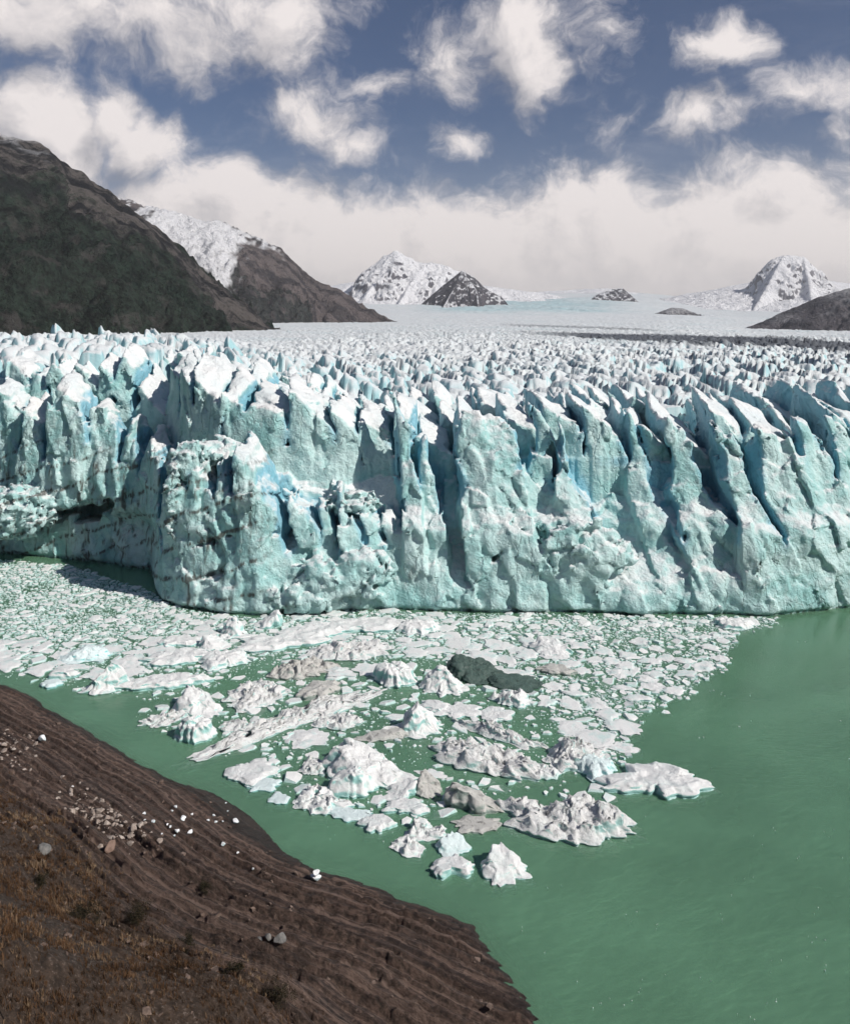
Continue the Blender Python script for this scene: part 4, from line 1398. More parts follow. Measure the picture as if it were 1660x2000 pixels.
# centre of the waterline in pixels, width in pixels, depth m, height m, turn, style, material, lean, label
BERGS = [
    (208, 1345, 88, 5.5, 6.2, 20, 'peak', M_BERG, 0.3, 'white pyramid iceberg with a shaded teal flank beside the rock shore'),
    (388, 1388, 92, 6, 4.6, -20, 'wedge', M_BERG, 2.6, 'leaning white wedge of ice with a ragged ridge off the shore'),
    (322, 1408, 95, 5, 1.5, 30, 'rough', M_ROUGH, 0, 'low rubbly ice raft lying against the leaning white wedge'),
    (380, 1440, 78, 5.5, 4.0, 10, 'dome', M_BERG, 0, 'rounded white berg with scooped sides near the brown rock'),
    (125, 1320, 50, 4, 1.6, 0, 'flat', M_BERG, 0, 'small flat white ice table near the dark shore'),
    (100, 1338, 40, 3.4, 1.0, 0, 'flat', M_BLUE, 0, 'small bluish slab next to the flat white ice table'),
    (325, 1338, 155, 4.5, 2.0, 12, 'flat', M_BERG, 0, 'long narrow white floe behind the pyramid iceberg'),
    (440, 1292, 88, 9, 2.0, 10, 'dome', M_BERG, 0, 'oval white floe with speckled rounded top'),
    (350, 1288, 125, 8, 1.6, 8, 'flat', M_BERG, 0, 'broad flat pale slab beside the oval speckled floe'),
    (350, 1256, 75, 6, 1.3, 15, 'flat', M_BERG, 0, 'thin smooth white slab in the packed brash'),
    (165, 1285, 95, 7, 3.2, 5, 'peak', M_BLUE, 1.2, 'low turquoise glassy berg in the brash of the bay'),
    (452, 1240, 55, 6, 6.0, 15, 'peak', M_BERG, 0.0, 'tall white pinnacle of ice at the foot of the promontory'),
    (422, 1262, 62, 5, 3.0, 5, 'wedge', M_BERG, 2.8, 'grooved block leaning on the tall white pinnacle'),
    (525, 1222, 48, 5, 4.2, 0, 'wedge', M_BERG, 0.2, 'pointed white block close under the ice cliff'),
    (550, 1258, 180, 9, 1.6, 10, 'flat', M_BERG, 0, 'long smooth white floe in front of the promontory'),
    (620, 1235, 110, 9, 1.8, 12, 'flat', M_BERG, 0, 'rough edged white slab under the rubbly ice foot'),
    (715, 1226, 150, 8, 1.8, 4, 'flat', M_BERG, 0, 'wide level white slab along the cliff foot'),
    (685, 1275, 165, 11, 2.6, 14, 'rough', M_ROUGH, 0, 'long hummocky white raft of frozen rubble'),
    (815, 1228, 80, 8, 2.4, 0, 'dome', M_BERG, 0, 'smooth hump of white ice below the main cliff'),
    (500, 1360, 120, 10, 3.2, 30, 'rough', M_ROUGH, 0, 'knobbly raft pitted with teal hollows'),
    (590, 1310, 120, 9, 3.0, 25, 'rough', M_DIRTY, 0, 'grey dirty rubble heap among the white rafts'),
    (625, 1352, 80, 6, 2.0, 20, 'flat', M_DIRTY, 0, 'grey streaked floe beside the dirty rubble heap'),
    (575, 1408, 345, 6.5, 2.4, 41, 'rough', M_ROUGH, 0, 'very long narrow ridge of ice rubble lying aslant'),
    (455, 1420, 60, 4, 2.0, 0, 'rough', M_ROUGH, 0, 'small clump of grey lumps at the long rubble ridge'),
    (660, 1412, 95, 6, 1.8, 0, 'rough', M_ROUGH, 0, 'loose blocks packed against the long rubble ridge'),
    (805, 1428, 100, 6, 6.4, 12, 'peak', M_BERG, 0.2, 'white crag with black dirt along its waterline'),
    (745, 1440, 120, 3, 1.6, 10, 'wedge', M_DIRTY, 0.1, 'thin dirt striped slab trailing from the white crag'),
    (722, 1512, 190, 8, 5.0, -22, 'wedge', M_BERG, 3.0, 'large smooth wedge berg with dark shade beneath'),
    (690, 1545, 82, 5, 3.8, 0, 'dome', M_BERG, 0, 'rounded teal shaded boulder of ice by the smooth wedge'),
    (612, 1500, 55, 5, 2.2, 35, 'rough', M_ROUGH, 0, 'small crumbly berg between the ridge and the wedge'),
    (490, 1512, 92, 7, 1.0, 0, 'flat', M_BERG, 0, 'round flat floe with a small peak on top'),
    (515, 1535, 75, 3, .6, 15, 'flat', M_BLUE, 0, 'thin sliver of floe below the round flat one'),
    (545, 1562, 40, 3, .5, -30, 'flat', M_BLUE, 0, 'small half sunken bluish slab off the shore'),
    (625, 1568, 105, 6, 2.2, -20, 'rough', M_BERG, 0, 'lumpy white berg trailing flat slabs'),
    (675, 1590, 140, 3.5, .5, -14, 'flat', M_BLUE, 0, 'long half drowned turquoise slab'),
    (737, 1612, 68, 4.5, 1.1, -15, 'flat', M_BERG, 0, 'smooth white slab at the end of the drowned one'),
    (772, 1330, 82, 7, 4.0, 0, 'dome', M_BERG, 0, 'pair of white humps beside the fluted berg'),
    (868, 1345, 88, 7, 5.4, -20, 'peak', M_BERG, 2.4, 'fluted white berg with a teal striped face'),
    (850, 1385, 60, 5, 1.2, -10, 'flat', M_BERG, 0, 'low white apron in front of the fluted berg'),
    (930, 1318, 130, 9, 3.8, -14, 'wedge', M_BLACK, 2.6, 'big glassy black ice hump in the white brash'),
    (1015, 1336, 100, 7, 1.5, -5, 'wedge', M_BLACK, 2.9, 'lower lump of dark ice next to the black hump'),
    (1085, 1312, 75, 4, 1.2, -15, 'flat', M_DIRTY, 0, 'grey plank shaped floe behind the dark ice'),
    (1080, 1275, 85, 7, 3.0, -25, 'wedge', M_BERG, 2.0, 'clean white wedge floating in the packed brash'),
    (1000, 1370, 66, 6, 3.4, -10, 'rough', M_BERG, 0, 'grooved lump of ice with a grey tail'),
    (898, 1390, 84, 6, .8, 0, 'flat', M_BERG, 0, 'flat white pan with a straight back edge'),
    (968, 1398, 60, 6, .7, 0, 'flat', M_BERG, 0, 'smaller flat pan beside the straight edged one'),
    (945, 1490, 245, 8, 4.6, -27, 'rough', M_ROUGH, 0, 'large rubble crusted iceberg with a smooth teal side'),
    (985, 1440, 170, 4, 2.6, -32, 'rough', M_ROUGH, 0, 'narrow crumbly ridge behind the large rubble crusted iceberg'),
    (1120, 1482, 125, 7, 3.6, 18, 'rough', M_ROUGH, 0, 'craggy white berg with spiky crest'),
    (1165, 1505, 80, 6, 2.4, 0, 'dome', M_BLUE, 0, 'soft turquoise mound ringed by a drowned shelf'),
    (1060, 1510, 60, 5, 1.4, 0, 'rough', M_BERG, 0, 'little cracked floe beside the rubble crusted iceberg'),
    (1282, 1535, 205, 10, 1.8, 6, 'flat', M_BERG, 0, 'big irregular white raft at the edge of open water'),
    (1115, 1612, 225, 9, 5.0, -16, 'rough', M_ROUGH, 0, 'big scalloped iceberg with a dark shaded front'),
    (930, 1575, 115, 4.5, 3.8, -14, 'wedge', M_DIRTY, 3.4, 'dirty smooth block joined to the scalloped iceberg'),
    (835, 1548, 52, 3.5, 3.2, -30, 'wedge', M_DIRTY, 2.4, 'grey dirt coated block with a sharp top'),
    (785, 1550, 62, 4, 2.0, 15, 'wedge', M_BERG, 0.4, 'pale angular block next to the grey dirt coated one'),
    (790, 1580, 75, 4, 1.0, 0, 'flat', M_BERG, 0, 'thin white floe behind the grey blocks'),
    (930, 1612, 90, 4, .6, 4, 'flat', M_DIRTY, 0, 'thin dirty pan under the dirty smooth block'),
    (830, 1628, 76, 4.5, 1.7, 0, 'rough', M_BERG, 0, 'small white berg with a bluish tail'),
    (795, 1656, 68, 4.2, 1.3, -25, 'rough', M_BERG, 0, 'small lumpy floe glowing green at its rim'),
    (885, 1658, 62, 3.6, 2.2, 20, 'wedge', M_BLUE, 1.4, 'small translucent saddle shaped berg'),
    (888, 1702, 78, 4.5, 1.5, 20, 'flat', M_BERG, .5, 'hooked crescent floe alone in green water'),
    (985, 1705, 92, 5.5, 2.8, -15, 'wedge', M_BERG, 2.2, 'fluted sail shaped berg alone in green water'),
    (1205, 1612, 40, 2.5, 1.6, -35, 'wedge', M_BLUE, 2.2, 'small tilted fin at the tip of the scalloped iceberg'),
    (1432, 1222, 80, 7, 1.9, 0, 'dome', M_BERG, 0, 'smooth white dome floating at the foot of the cliff'),
]
occ_h = .25
ox0, oy0, onx, ony = -160., 92., int(290 / occ_h), int(190 / occ_h)
occ = np.zeros((onx, ony), bool)


def mark(x, y, rx, ry, ang, test=False, k=1.0):
    r = max(rx, ry)
    i0, i1 = int((x - r - ox0) / occ_h), int((x + r - ox0) / occ_h) + 2
    j0, j1 = int((y - r - oy0) / occ_h), int((y + r - oy0) / occ_h) + 2
    i0, j0 = max(i0, 0), max(j0, 0)
    if i1 <= i0 or j1 <= j0 or i0 >= onx or j0 >= ony:
        return 1.0
    gx_ = (np.arange(i0, min(i1, onx)) + .5) * occ_h + ox0 - x
    gy_ = (np.arange(j0, min(j1, ony)) + .5) * occ_h + oy0 - y
    ca_, sa_ = math.cos(ang), math.sin(ang)
    a = (gx_[:, None] * ca_ + gy_[None] * sa_) / rx
    b_ = (-gx_[:, None] * sa_ + gy_[None] * ca_) / ry
    m_ = a * a + b_ * b_ < k
    sub = occ[i0:i1, j0:j1]
    if test:
        n = m_.sum()
        return (sub & m_).sum() / max(n, 1)
    sub |= m_
    return 0.0


for i, (cx_, cy_, wpx, dep, hgt_, ang, sty, mat, ln, lab) in enumerate(BERGS):
    P = pz(cx_, cy_)
    Wd = wpx / F * P[1]
    if abs(ang) > 39:
        Wd = 36.0
    if sty in ('peak', 'rough'):
        hgt_ *= .78
    me = berg_mesh(500 + i * 13, Wd, dep, hgt_, sty, 1.0, mat, ln, .55 if ('hooked' in lab or 'irregular' in lab) else 0)
    o = link('iceberg', me, label=lab, cat='iceberg', group='icebergs drifting off the glacier front')
    o.location = P
    o.rotation_euler = (0, 0, R(ang))
    mark(P[0], P[1], Wd / 2, dep / 2, R(ang), k=.9)

# packed floes and brash
OUT = np.array([(-150, 1088), (0, 1095), (130, 1105), (295, 1155), (330, 1182), (500, 1207), (740, 1193), (1200, 1204), (1525, 1207), (1440, 1240), (1412, 1300), (1310, 1372), (1250, 1400), (1225, 1440), (1240, 1475),
                (1195, 1500), (1190, 1560), (1080, 1560), (1040, 1540), (1000, 1560), (850, 1600), (760, 1625), (640, 1592), (545, 1570), (455, 1510), (560, 1460), (430, 1478), (430, 1400), (300, 1430), (262, 1405), (330, 1372),
                (240, 1358), (80, 1342), (0, 1322), (-150, 1300)], float)


def inside(px, py, poly):
    c = np.zeros(np.shape(px), bool)
    j = len(poly) - 1
    for i in range(len(poly)):
        xi_, yi_ = poly[i]
        xj, yj = poly[j]
        c ^= ((yi_ > py) != (yj > py)) & (px < (xj - xi_) * (py - yi_) / (yj - yi_ + 1e-9) + xi_)
        j = i
    return c


NTRY = 240000
rx_ = rng.uniform(-155, 110, NTRY)
ry_ = rng.uniform(104, 270, NTRY)
ppx, ppy = CX + rx_ / ry_ * F, HZ + H / ry_ * F
jit = 34 * fbm(rx_ / 8, ry_ / 8, octv=4, seed=411, gain=.6) + rng.normal(0, 7, NTRY)
ok = inside(ppx + jit, ppy + .5 * jit, OUT) & (ppx > -140) & (ppx < 1700) & (ry_ < front_y(rx_) - .3)
rx_, ry_, ppx, ppy = rx_[ok], ry_[ok], ppx[ok], ppy[ok]
line = np.interp(ppx, [0, 200, 400, 600, 850, 1000, 1100, 1200, 1400], [1295, 1305, 1292, 1262, 1275, 1335, 1430, 1500, 1500])
dense = sstep(28, -18, ppy - line + 25 * fbm(rx_ / 9, ry_ / 9, octv=2, seed=401))
lead = fbm(rx_ / 11, ry_ / 7, octv=3, seed=402)
lane = sstep(-.10, .16, lead + .25 * dense - .04)
prob = (.20 + .80 * dense) * (.18 + .82 * lane)
size = np.concatenate([np.sort(rng.gamma(1.6, .55, len(rx_)))[::-1]])
size = np.clip(size ** 1.25 * .80, .10, 4.2)
size = np.where(size > 1.1, 1.1 + (size - 1.1) * .75, size)
big_list, small_list = [], []
take = rng.uniform(0, 1, len(rx_)) < prob
for i in np.nonzero(take)[0]:
    s_ = size[i]
    if ppx[i] < 330 and ppy[i] < 1250:
        s_ *= .62
    if ppx[i] > 1050 and ppy[i] < 1400:
        s_ *= .72
    if ppy[i] < 1250 + 30 * lead[i]:
        s_ *= .7
    asp = rng.uniform(.45, 1.0)
    an = rng.normal(.15, .7)
    f_ = mark(rx_[i], ry_[i], s_, s_ * asp, an, True)
    if f_ > (.10 if s_ > .5 else .45):
        continue
    mark(rx_[i], ry_[i], s_, s_ * asp, an, k=1.0)
    (big_list if s_ > .95 and len(big_list) < 290 else small_list).append((rx_[i], ry_[i], s_, asp, an))
# stray bits on the open water
for _ in range(80):
    px_, py_ = rng.uniform(640, 1680), rng.uniform(1250, 2010)
    if inside(px_, py_, OUT):
        continue
    P = pz(px_, py_)
    if sdist(np.array([P[0]]), np.array([P[1]]), shore_pts)[0][0] > -4:
        continue
    for _k in range(int(rng.integers(1, 4))):
        small_list.append((P[0] + rng.normal(0, .8), P[1] + rng.normal(0, .6), rng.uniform(.04, .10) * (1 if py_ > 1500 else 2.0), .7, rng.uniform(0, 3)))

M_FLOE = berg_material('floe_ice', (.76, .76, .75), (.46, .68, .65), (.2, .2, .19), .10, .6, .8, .55)
floes = []
for k in range(16):
    floes.append(berg_mesh(900 + k * 7, 2.0, 2.0, .42, ['flat', 'flat', 'rough', 'wedge'][k % 4], 1.6, M_FLOE, k * 1.1))
for (x, y, s_, asp, an) in big_list:
    kf = rnd.randrange(16)
    pyf = HZ + H / y * F
    where = 'in the dense brash under the ice cliff' if pyf < 1290 else 'in the open leads among the icebergs' if x < 5 else 'in the pack bordering the open green water'
    look = ('big ' if s_ > 1.6 else 'small ' if s_ < 1.15 else 'middling ') + ('flat' if asp > .72 else 'slim flat', 'level' if asp > .72 else 'slim level', 'hummocky', 'tilted')[kf % 4]
    o = link('ice_floe', floes[kf], label=look + ' white floe ' + where, cat='ice floe', group='ice floes packed below the glacier front')
    o.location = (x, y, 0)
    o.rotation_euler = (rnd.gauss(0, .03), rnd.gauss(0, .03), an)
    o.scale = (s_ * 1.02, s_ * asp * 1.02, min(1.0, .3 + .45 * s_) * rnd.uniform(.5, 1.5))
# the rest is brash, one mass
A = np.array(small_list)
NS = 5
ang = np.linspace(0, 2 * np.pi, NS, endpoint=False)[None] + rng.uniform(0, 6, (len(A), 1)) + rng.normal(0, .22, (len(A), NS))
ang = np.sort(ang, 1)
rad = rng.uniform(.72, 1.18, (len(A), NS))
lx, ly = np.cos(ang) * rad * A[:, 2:3], np.sin(ang) * rad * A[:, 2:3] * A[:, 3:4]
cw, sw_ = np.cos(A[:, 4:5]), np.sin(A[:, 4:5])
qx, qy = lx * cw - ly * sw_, lx * sw_ + ly * cw
A_s = np.minimum(A[:, 2:3], .8)
hh_ = (np.minimum(.06, .35 * A[:, 2:3]) + .17 * A_s * np.minimum(rng.gamma(2, .5, (len(A), 1)), 2.2))
tiltx, tilty = rng.normal(0, .10, (len(A), 1)), rng.normal(0, .10, (len(A), 1))
up_ = (rng.random((len(A), 1)) < .06) & (A[:, 2:3] < .45)
hh_ = np.where(up_, hh_ * 2.5 + .25 * A[:, 2:3], hh_)


def ring(k, z, tl=0.0):
    zz = z + tl * (qx * tiltx + qy * tilty)
    return np.stack([A[:, 0:1] + qx * k, A[:, 1:2] + qy * k, zz], -1)


r0 = ring(1.06, np.full_like(qx, -.25))
r1 = ring(1.0, np.full_like(qx, .02))
r2 = ring(.84, hh_ * rng.uniform(.7, 1.15, qx.shape), 1.0)
ctr = np.stack([A[:, 0] + rng.normal(0, .12, len(A)) * A[:, 2], A[:, 1] + rng.normal(0, .12, len(A)) * A[:, 2], hh_[:, 0] * rng.uniform(.9, 1.35, len(A))], -1)[:, None]
VB = np.concatenate([r0, r2, ctr], 1)
nv = NS * 2 + 1
j = np.arange(NS)
jn = (j + 1) % NS
quad = np.stack([j, jn, jn + NS, j + NS], 1)
tri = np.stack([j + NS, jn + NS, np.full(NS, 2 * NS)], 1)
off = (np.arange(len(A)) * nv)[:, None, None]
me = mesh_from('brash_ice', VB.reshape(-1, 3), [(quad[None] + off).reshape(-1, 4), (tri[None] + off).reshape(-1, 3)], M_FLOE, False)
link('brash_ice', me, label='carpet of small broken ice bits between the floes', cat='brash ice', kind='stuff')
# slush: the finest bits, packed in what is left of the dense pack
nsl = 150000
sx_, sy_ = rng.uniform(-155, 100, nsl), rng.uniform(140, 268, nsl)
spx, spy = CX + sx_ / sy_ * F, HZ + H / sy_ * F
lin = np.interp(spx, [0, 200, 400, 600, 850, 1000, 1100, 1200, 1400], [1295, 1305, 1292, 1262, 1275, 1335, 1430, 1500, 1500])
oks = inside(spx, spy, OUT) & (spx > -120) & (sy_ < front_y(sx_) - .3)
oks &= rng.random(nsl) < (.12 + .88 * sstep(40, -25, spy - lin)) * sstep(-.3, .2, fbm(sx_ / 5, sy_ / 5, octv=2, seed=405) + .1)
oi_ = np.clip(((sx_ - ox0) / occ_h).astype(int), 0, onx - 1)
oj_ = np.clip(((sy_ - oy0) / occ_h).astype(int), 0, ony - 1)
oks &= ~occ[oi_, oj_]
sx_, sy_ = sx_[oks], sy_[oks]
ns_ = len(sx_)
sr_ = rng.uniform(.07, .26, (ns_, 1))
sa_ = rng.uniform(0, 6.28, (ns_, 1)) + np.array([[0, 1.5, 3.0, 4.6]]) + rng.normal(0, .2, (ns_, 4))
kx, ky = np.cos(sa_) * sr_ * rng.uniform(.8, 1.3, (ns_, 4)), np.sin(sa_) * sr_ * rng.uniform(.7, 1.1, (ns_, 4))
lo = np.stack([sx_[:, None] + kx, sy_[:, None] + ky, np.full((ns_, 4), -.05)], -1)
hi = np.stack([sx_[:, None] + kx * .7, sy_[:, None] + ky * .7, sr_ * .35 * rng.uniform(.5, 1.5, (ns_, 4))], -1)
VS = np.concatenate([lo, hi], 1).reshape(-1, 3)
b4_ = np.array([[0, 1, 5, 4], [1, 2, 6, 5], [2, 3, 7, 6], [3, 0, 4, 7], [4, 5, 6, 7]])
me = mesh_from('slush', VS, (b4_[None] + (np.arange(ns_) * 8)[:, None, None]).reshape(-1, 4), M_FLOE, False)
link('slush', me, label='fine slush of ice crumbs filling the gaps of the pack', cat='slush', kind='stuff')
print('floes', len(big_list), 'brash', len(A), 'slush', ns_)

# ---------------------------------------------------------------- stones and ice on the shore
def stone_mesh(seed, mat, sharp=.5, sq=.7):
    import bmesh
    bm = bmesh.new()
    bmesh.ops.create_icosphere(bm, subdivisions=3, radius=1.0)
    P = np.array([v.co[:] for v in bm.verts])
    r = np.random.default_rng(seed)
    for _ in range(14):                                       # knock flat faces off
        n_ = r.normal(size=3)
        n_ /= np.linalg.norm(n_)
        lim = r.uniform(.42, .80)
        d_ = P @ n_
        P = P - np.clip(d_ - lim, 0, None)[:, None] * n_[None] * .92
    P = P * (1 + .10 * fbm(P[:, 0] * 1.4 + seed, P[:, 1] * 1.4, P[:, 2] * 1.4, 3, seed))[:, None]
    P[:, 2] *= sq
    for v, p in zip(bm.verts, P):
        v.co = p
    me = bpy.data.meshes.new('stone')
    bm.to_mesh(me)
    bm.free()
    me.polygons.foreach_set('use_smooth', np.full(len(me.polygons), sharp < .5))
    me.materials.append(mat)
    return me


M_STONE = simple_mat('pale_stone', (.24, .19, .16), (.48, .42, .37), 3.0, .8, .6, .06, (.22, .17, .14))
M_BLOCK = simple_mat('brown_block', (.13, .085, .065), (.24, .165, .13), 1.5)
M_GREY = simple_mat('grey_boulder', (.10, .10, .095), (.20, .19, .18), 1.8)
M_SHICE = berg_material('stranded_ice', (.86, .86, .86), (.62, .76, .78), (.3, .3, .3), .05, .5)
stones = [stone_mesh(1000 + k, M_STONE, .7, .7) for k in range(8)]
n_st = 0
for k in range(285):
    if k < 195:
        t_ = rng.beta(1.4, 1.2)
        px_, py_ = 125 + 140 * t_ + rng.normal(0, 20), 1552 + 85 * t_ + rng.normal(0, 17)
    else:
        px_, py_ = rng.uniform(-20, 72), 1418 + rng.uniform(0, 75)
        py_ += px_ * .35
    P = hit(px_, py_)
    s_ = float(np.clip(rng.gamma(1.5, .14), .09, .75))
    o = link('stone', stones[rnd.randrange(8)], label=('large' if s_ > .36 else 'middling' if s_ > .2 else 'little') + (' pale stone in the heap above the stranded ice blocks' if k < 195 else ' pale stone in the patch near the lone ice block'), cat='stone', group='pale stones strewn on the shore')
    o.location = P + np.array([0, 0, s_ * .08])
    o.rotation_euler = (rnd.gauss(0, .25), rnd.gauss(0, .25), rnd.uniform(0, 6.28))
    o.scale = (s_ * rnd.uniform(.8, 1.4), s_, s_ * rnd.uniform(.7, 1.1))
SINGLE = [(216, 1658, 1.15, M_BLOCK, .9, 'stone_block', 'stone block', 'large brown angular block below the pale stones'),
          (196, 1660, .55, M_STONE, .9, 'stone', 'stone', 'rounded pale stone leaning on the large brown block'),
          (85, 1664, .9, M_GREY, .8, 'boulder', 'boulder', 'grey boulder at the edge of the dry grass'),
          (312, 1645, .55, M_STONE, .6, 'stone', 'stone', 'oval tan stone on the rock bench past the ice bits'),
          (255, 1635, .7, M_STONE, .35, 'stone', 'stone', 'long flat pale slab at the end of the stone scatter'),
          (545, 1842, .85, M_GREY, .9, 'boulder', 'boulder', 'round grey boulder on the ledges above the water'),
          (524, 1842, .55, M_GREY, .9, 'boulder', 'boulder', 'smaller upright grey boulder beside the round one'),
          (508, 1842, .5, M_GREY, .5, 'boulder', 'boulder', 'low grey boulder half sunk next to the upright one'),
          (82, 1448, .75, M_SHICE, .9, 'ice_block', 'ice block', 'white ice block alone on the upper rock bench')]
for i, (px_, py_, s_, mat, sq, nm, ct, lab) in enumerate(SINGLE):
    P = hit(px_, py_)
    o = link(nm, stone_mesh(1100 + i, mat, .7, sq), label=lab, cat=ct)
    o.location = P + np.array([0, 0, s_ * sq * .35])
    o.rotation_euler = (0, 0, i * .9)
    o.scale = (s_,) * 3
ICEB = [(141, 1538, .35), (282, 1590, .45), (300, 1606, .6), (343, 1578, .55), (336, 1585, .4), (358, 1601, .85), (333, 1618, .4), (345, 1625, .6), (371, 1628, .8), (283, 1604, .3), (327, 1613, .35),
        (417, 1594, .5), (407, 1604, .4), (421, 1607, .45), (435, 1606, .3), (460, 1608, .95), (436, 1650, .55), (340, 1634, .4), (316, 1630, .3), (465, 1669, .35), (441, 1570, .3), (445, 1586, .25), (375, 1592, .4), (495, 1698, .35)]
icem = [stone_mesh(1200 + k, M_SHICE, .7, .8) for k in range(6)]
for i, (px_, py_, s_) in enumerate(ICEB):
    P = hit(px_, py_)
    o = link('ice_block', icem[i % 6], label=('lump' if s_ > .7 else 'small block' if s_ > .42 else 'crumb') + ' of white ice stranded on the smooth dark rock', cat='ice block', group='ice blocks stranded on the rock')
    o.location = P + np.array([0, 0, s_ * .16])
    o.rotation_euler = (0, 0, i * 1.3)
    o.scale = (s_ * .75, s_ * .65, s_ * .65)
P = hit(616, 1722)
o = link('ice_block', icem[2], label='stacked white ice block stranded at the water edge', cat='ice block')
o.location = P + np.array([0, 0, .5])
o.scale = (.95, .8, .7)
o2 = link('cap', icem[4], parent=o)
o2.location = (.15, 0, 1.0)
o2.scale = (.75, .75, .75)

# broken bits of the beds lying about on the ledges
nr_ = 9000
fx_, fy_ = rng.uniform(-110, 20, nr_), rng.uniform(60, 178, nr_)
fd_, _ = sdist(fx_, fy_, shore_pts)
fz_ = ground(fx_, fy_)
fpx, fpy = CX + fx_ / fy_ * F, HZ + (H - fz_) / fy_ * F
okf = (fd_ > 1.5) & (fd_ < 46) & (fpx > -80) & (fpy < 2080) & (rng.random(nr_) < sstep(-.25, .3, fbm(fx_ / 5, fy_ / 5, octv=3, seed=521)))
fx_, fy_, fz_ = fx_[okf], fy_[okf], fz_[okf]
nf_ = len(fx_)
fs_ = np.clip(rng.gamma(1.6, .075, (nf_, 1, 1)), .05, .5)
cube = np.array([[x_, y_, z_] for z_ in (-.5, .5) for x_, y_ in ((-1, -1), (1, -1), (1, 1), (-1, 1))], float)[None] * rng.uniform(.5, 1.2, (nf_, 8, 3)) * fs_
ra_ = rng.uniform(0, 6.28, (nf_, 1))
rx2 = cube[:, :, 0] * np.cos(ra_) - cube[:, :, 1] * np.sin(ra_) * .7
ry2 = cube[:, :, 0] * np.sin(ra_) + cube[:, :, 1] * np.cos(ra_) * .7
VR = np.stack([fx_[:, None] + rx2, fy_[:, None] + ry2, fz_[:, None] + cube[:, :, 2] + fs_[:, :, 0] * .15 + rx2 * rng.normal(0, .25, (nf_, 1))], -1)
bx6 = np.array([[0, 3, 2, 1], [4, 5, 6, 7], [0, 1, 5, 4], [1, 2, 6, 5], [2, 3, 7, 6], [3, 0, 4, 7]])
M_RUB = simple_mat('ledge_rubble', (.05, .035, .028), (.22, .16, .13), 1.2)
link('rubble', mesh_from('rubble', VR.reshape(-1, 3), (bx6[None] + (np.arange(nf_) * 8)[:, None, None]).reshape(-1, 4), M_RUB, False),
     label='dark angular rubble scattered over the rock ledges', cat='rubble', kind='stuff')

# ---------------------------------------------------------------- dry grass and bushes
M_GRASS = blade_material('dry_grass', ((.026, .016, .009), (.105, .055, .028), (.29, .21, .135)))
gpx = rng.uniform(-60, 900, 26000)
N0 = 70000
gx2, gy2 = rng.uniform(-85, 14, N0), rng.uniform(40, 135, N0)
gz2 = ground(gx2, gy2)
p1, p2 = CX + gx2 / gy2 * F, HZ + (H - gz2) / gy2 * F
gi_ = np.clip(((gx2 - tx_[0]) / GS).astype(int), 0, len(tx_) - 1)
gj_ = np.clip(((gy2 - ty_[0]) / GS).astype(int), 0, len(ty_) - 1)
gr = grassy[gi_, gj_]
clump = fbm(gx2 / 4, gy2 / 4, octv=3, seed=501)
okg = (rng.random(N0) < gr * sstep(-.35, .25, clump + .1)) & (p1 > -90) & (p1 < 1050) & (p2 < 2120) & (p2 > 1400)
gx2, gy2, gz2, clump = gx2[okg], gy2[okg], gz2[okg], clump[okg]
NBL = 9
n_t = len(gx2)
hgt2 = rng.gamma(5, .075, n_t) * (1 + .8 * clump)
bx_ = np.repeat(gx2, NBL) + rng.normal(0, .10, n_t * NBL)
by_ = np.repeat(gy2, NBL) + rng.normal(0, .10, n_t * NBL)
bz_ = np.repeat(gz2, NBL) - .04
hb = np.repeat(hgt2, NBL) * rng.uniform(.5, 1.2, n_t * NBL)
az_ = rng.uniform(0, 2 * np.pi, n_t * NBL)
ln_ = rng.uniform(.15, .75, n_t * NBL) * hb
wdt = rng.uniform(.012, .03, n_t * NBL)
ca2, sa2 = np.cos(az_), np.sin(az_)
b0 = np.stack([bx_ - sa2 * wdt, by_ + ca2 * wdt, bz_], -1)
b1 = np.stack([bx_ + sa2 * wdt, by_ - ca2 * wdt, bz_], -1)
b2 = np.stack([bx_ + ca2 * ln_ * .4 + sa2 * wdt * .8, by_ + sa2 * ln_ * .4 - ca2 * wdt * .8, bz_ + hb * .65], -1)
b3 = np.stack([bx_ + ca2 * ln_ * .4 - sa2 * wdt * .8, by_ + sa2 * ln_ * .4 + ca2 * wdt * .8, bz_ + hb * .65], -1)
b4 = np.stack([bx_ + ca2 * ln_, by_ + sa2 * ln_, bz_ + hb], -1)
VG = np.stack([b0, b1, b2, b3, b4], 1).reshape(-1, 3)
ofs = np.arange(n_t * NBL)[:, None] * 5
tuft = np.clip(.42 + .9 * fbm(gx2 / 6, gy2 / 6, octv=3, seed=503) + rng.normal(0, .16, n_t), 0, 1)
tint = np.clip(np.repeat(tuft, NBL) + rng.normal(0, .08, n_t * NBL), 0, 1)
me = mesh_from('dry_grass', VG, [ofs + np.array([[0, 1, 2, 3]]), ofs + np.array([[3, 2, 4]])], M_GRASS, False, {'tint': np.repeat(tint, 5)})
link('dry_grass', me, label='rust brown dry grass covering the slope above the rock', cat='grass', kind='stuff')
print('tufts', n_t)

M_LEAF = blade_material('bush_leaf', ((.012, .013, .008), (.030, .026, .015), (.075, .050, .026)))
M_TWIG = simple_mat('twig', (.05, .035, .028), (.10, .075, .06), 8)


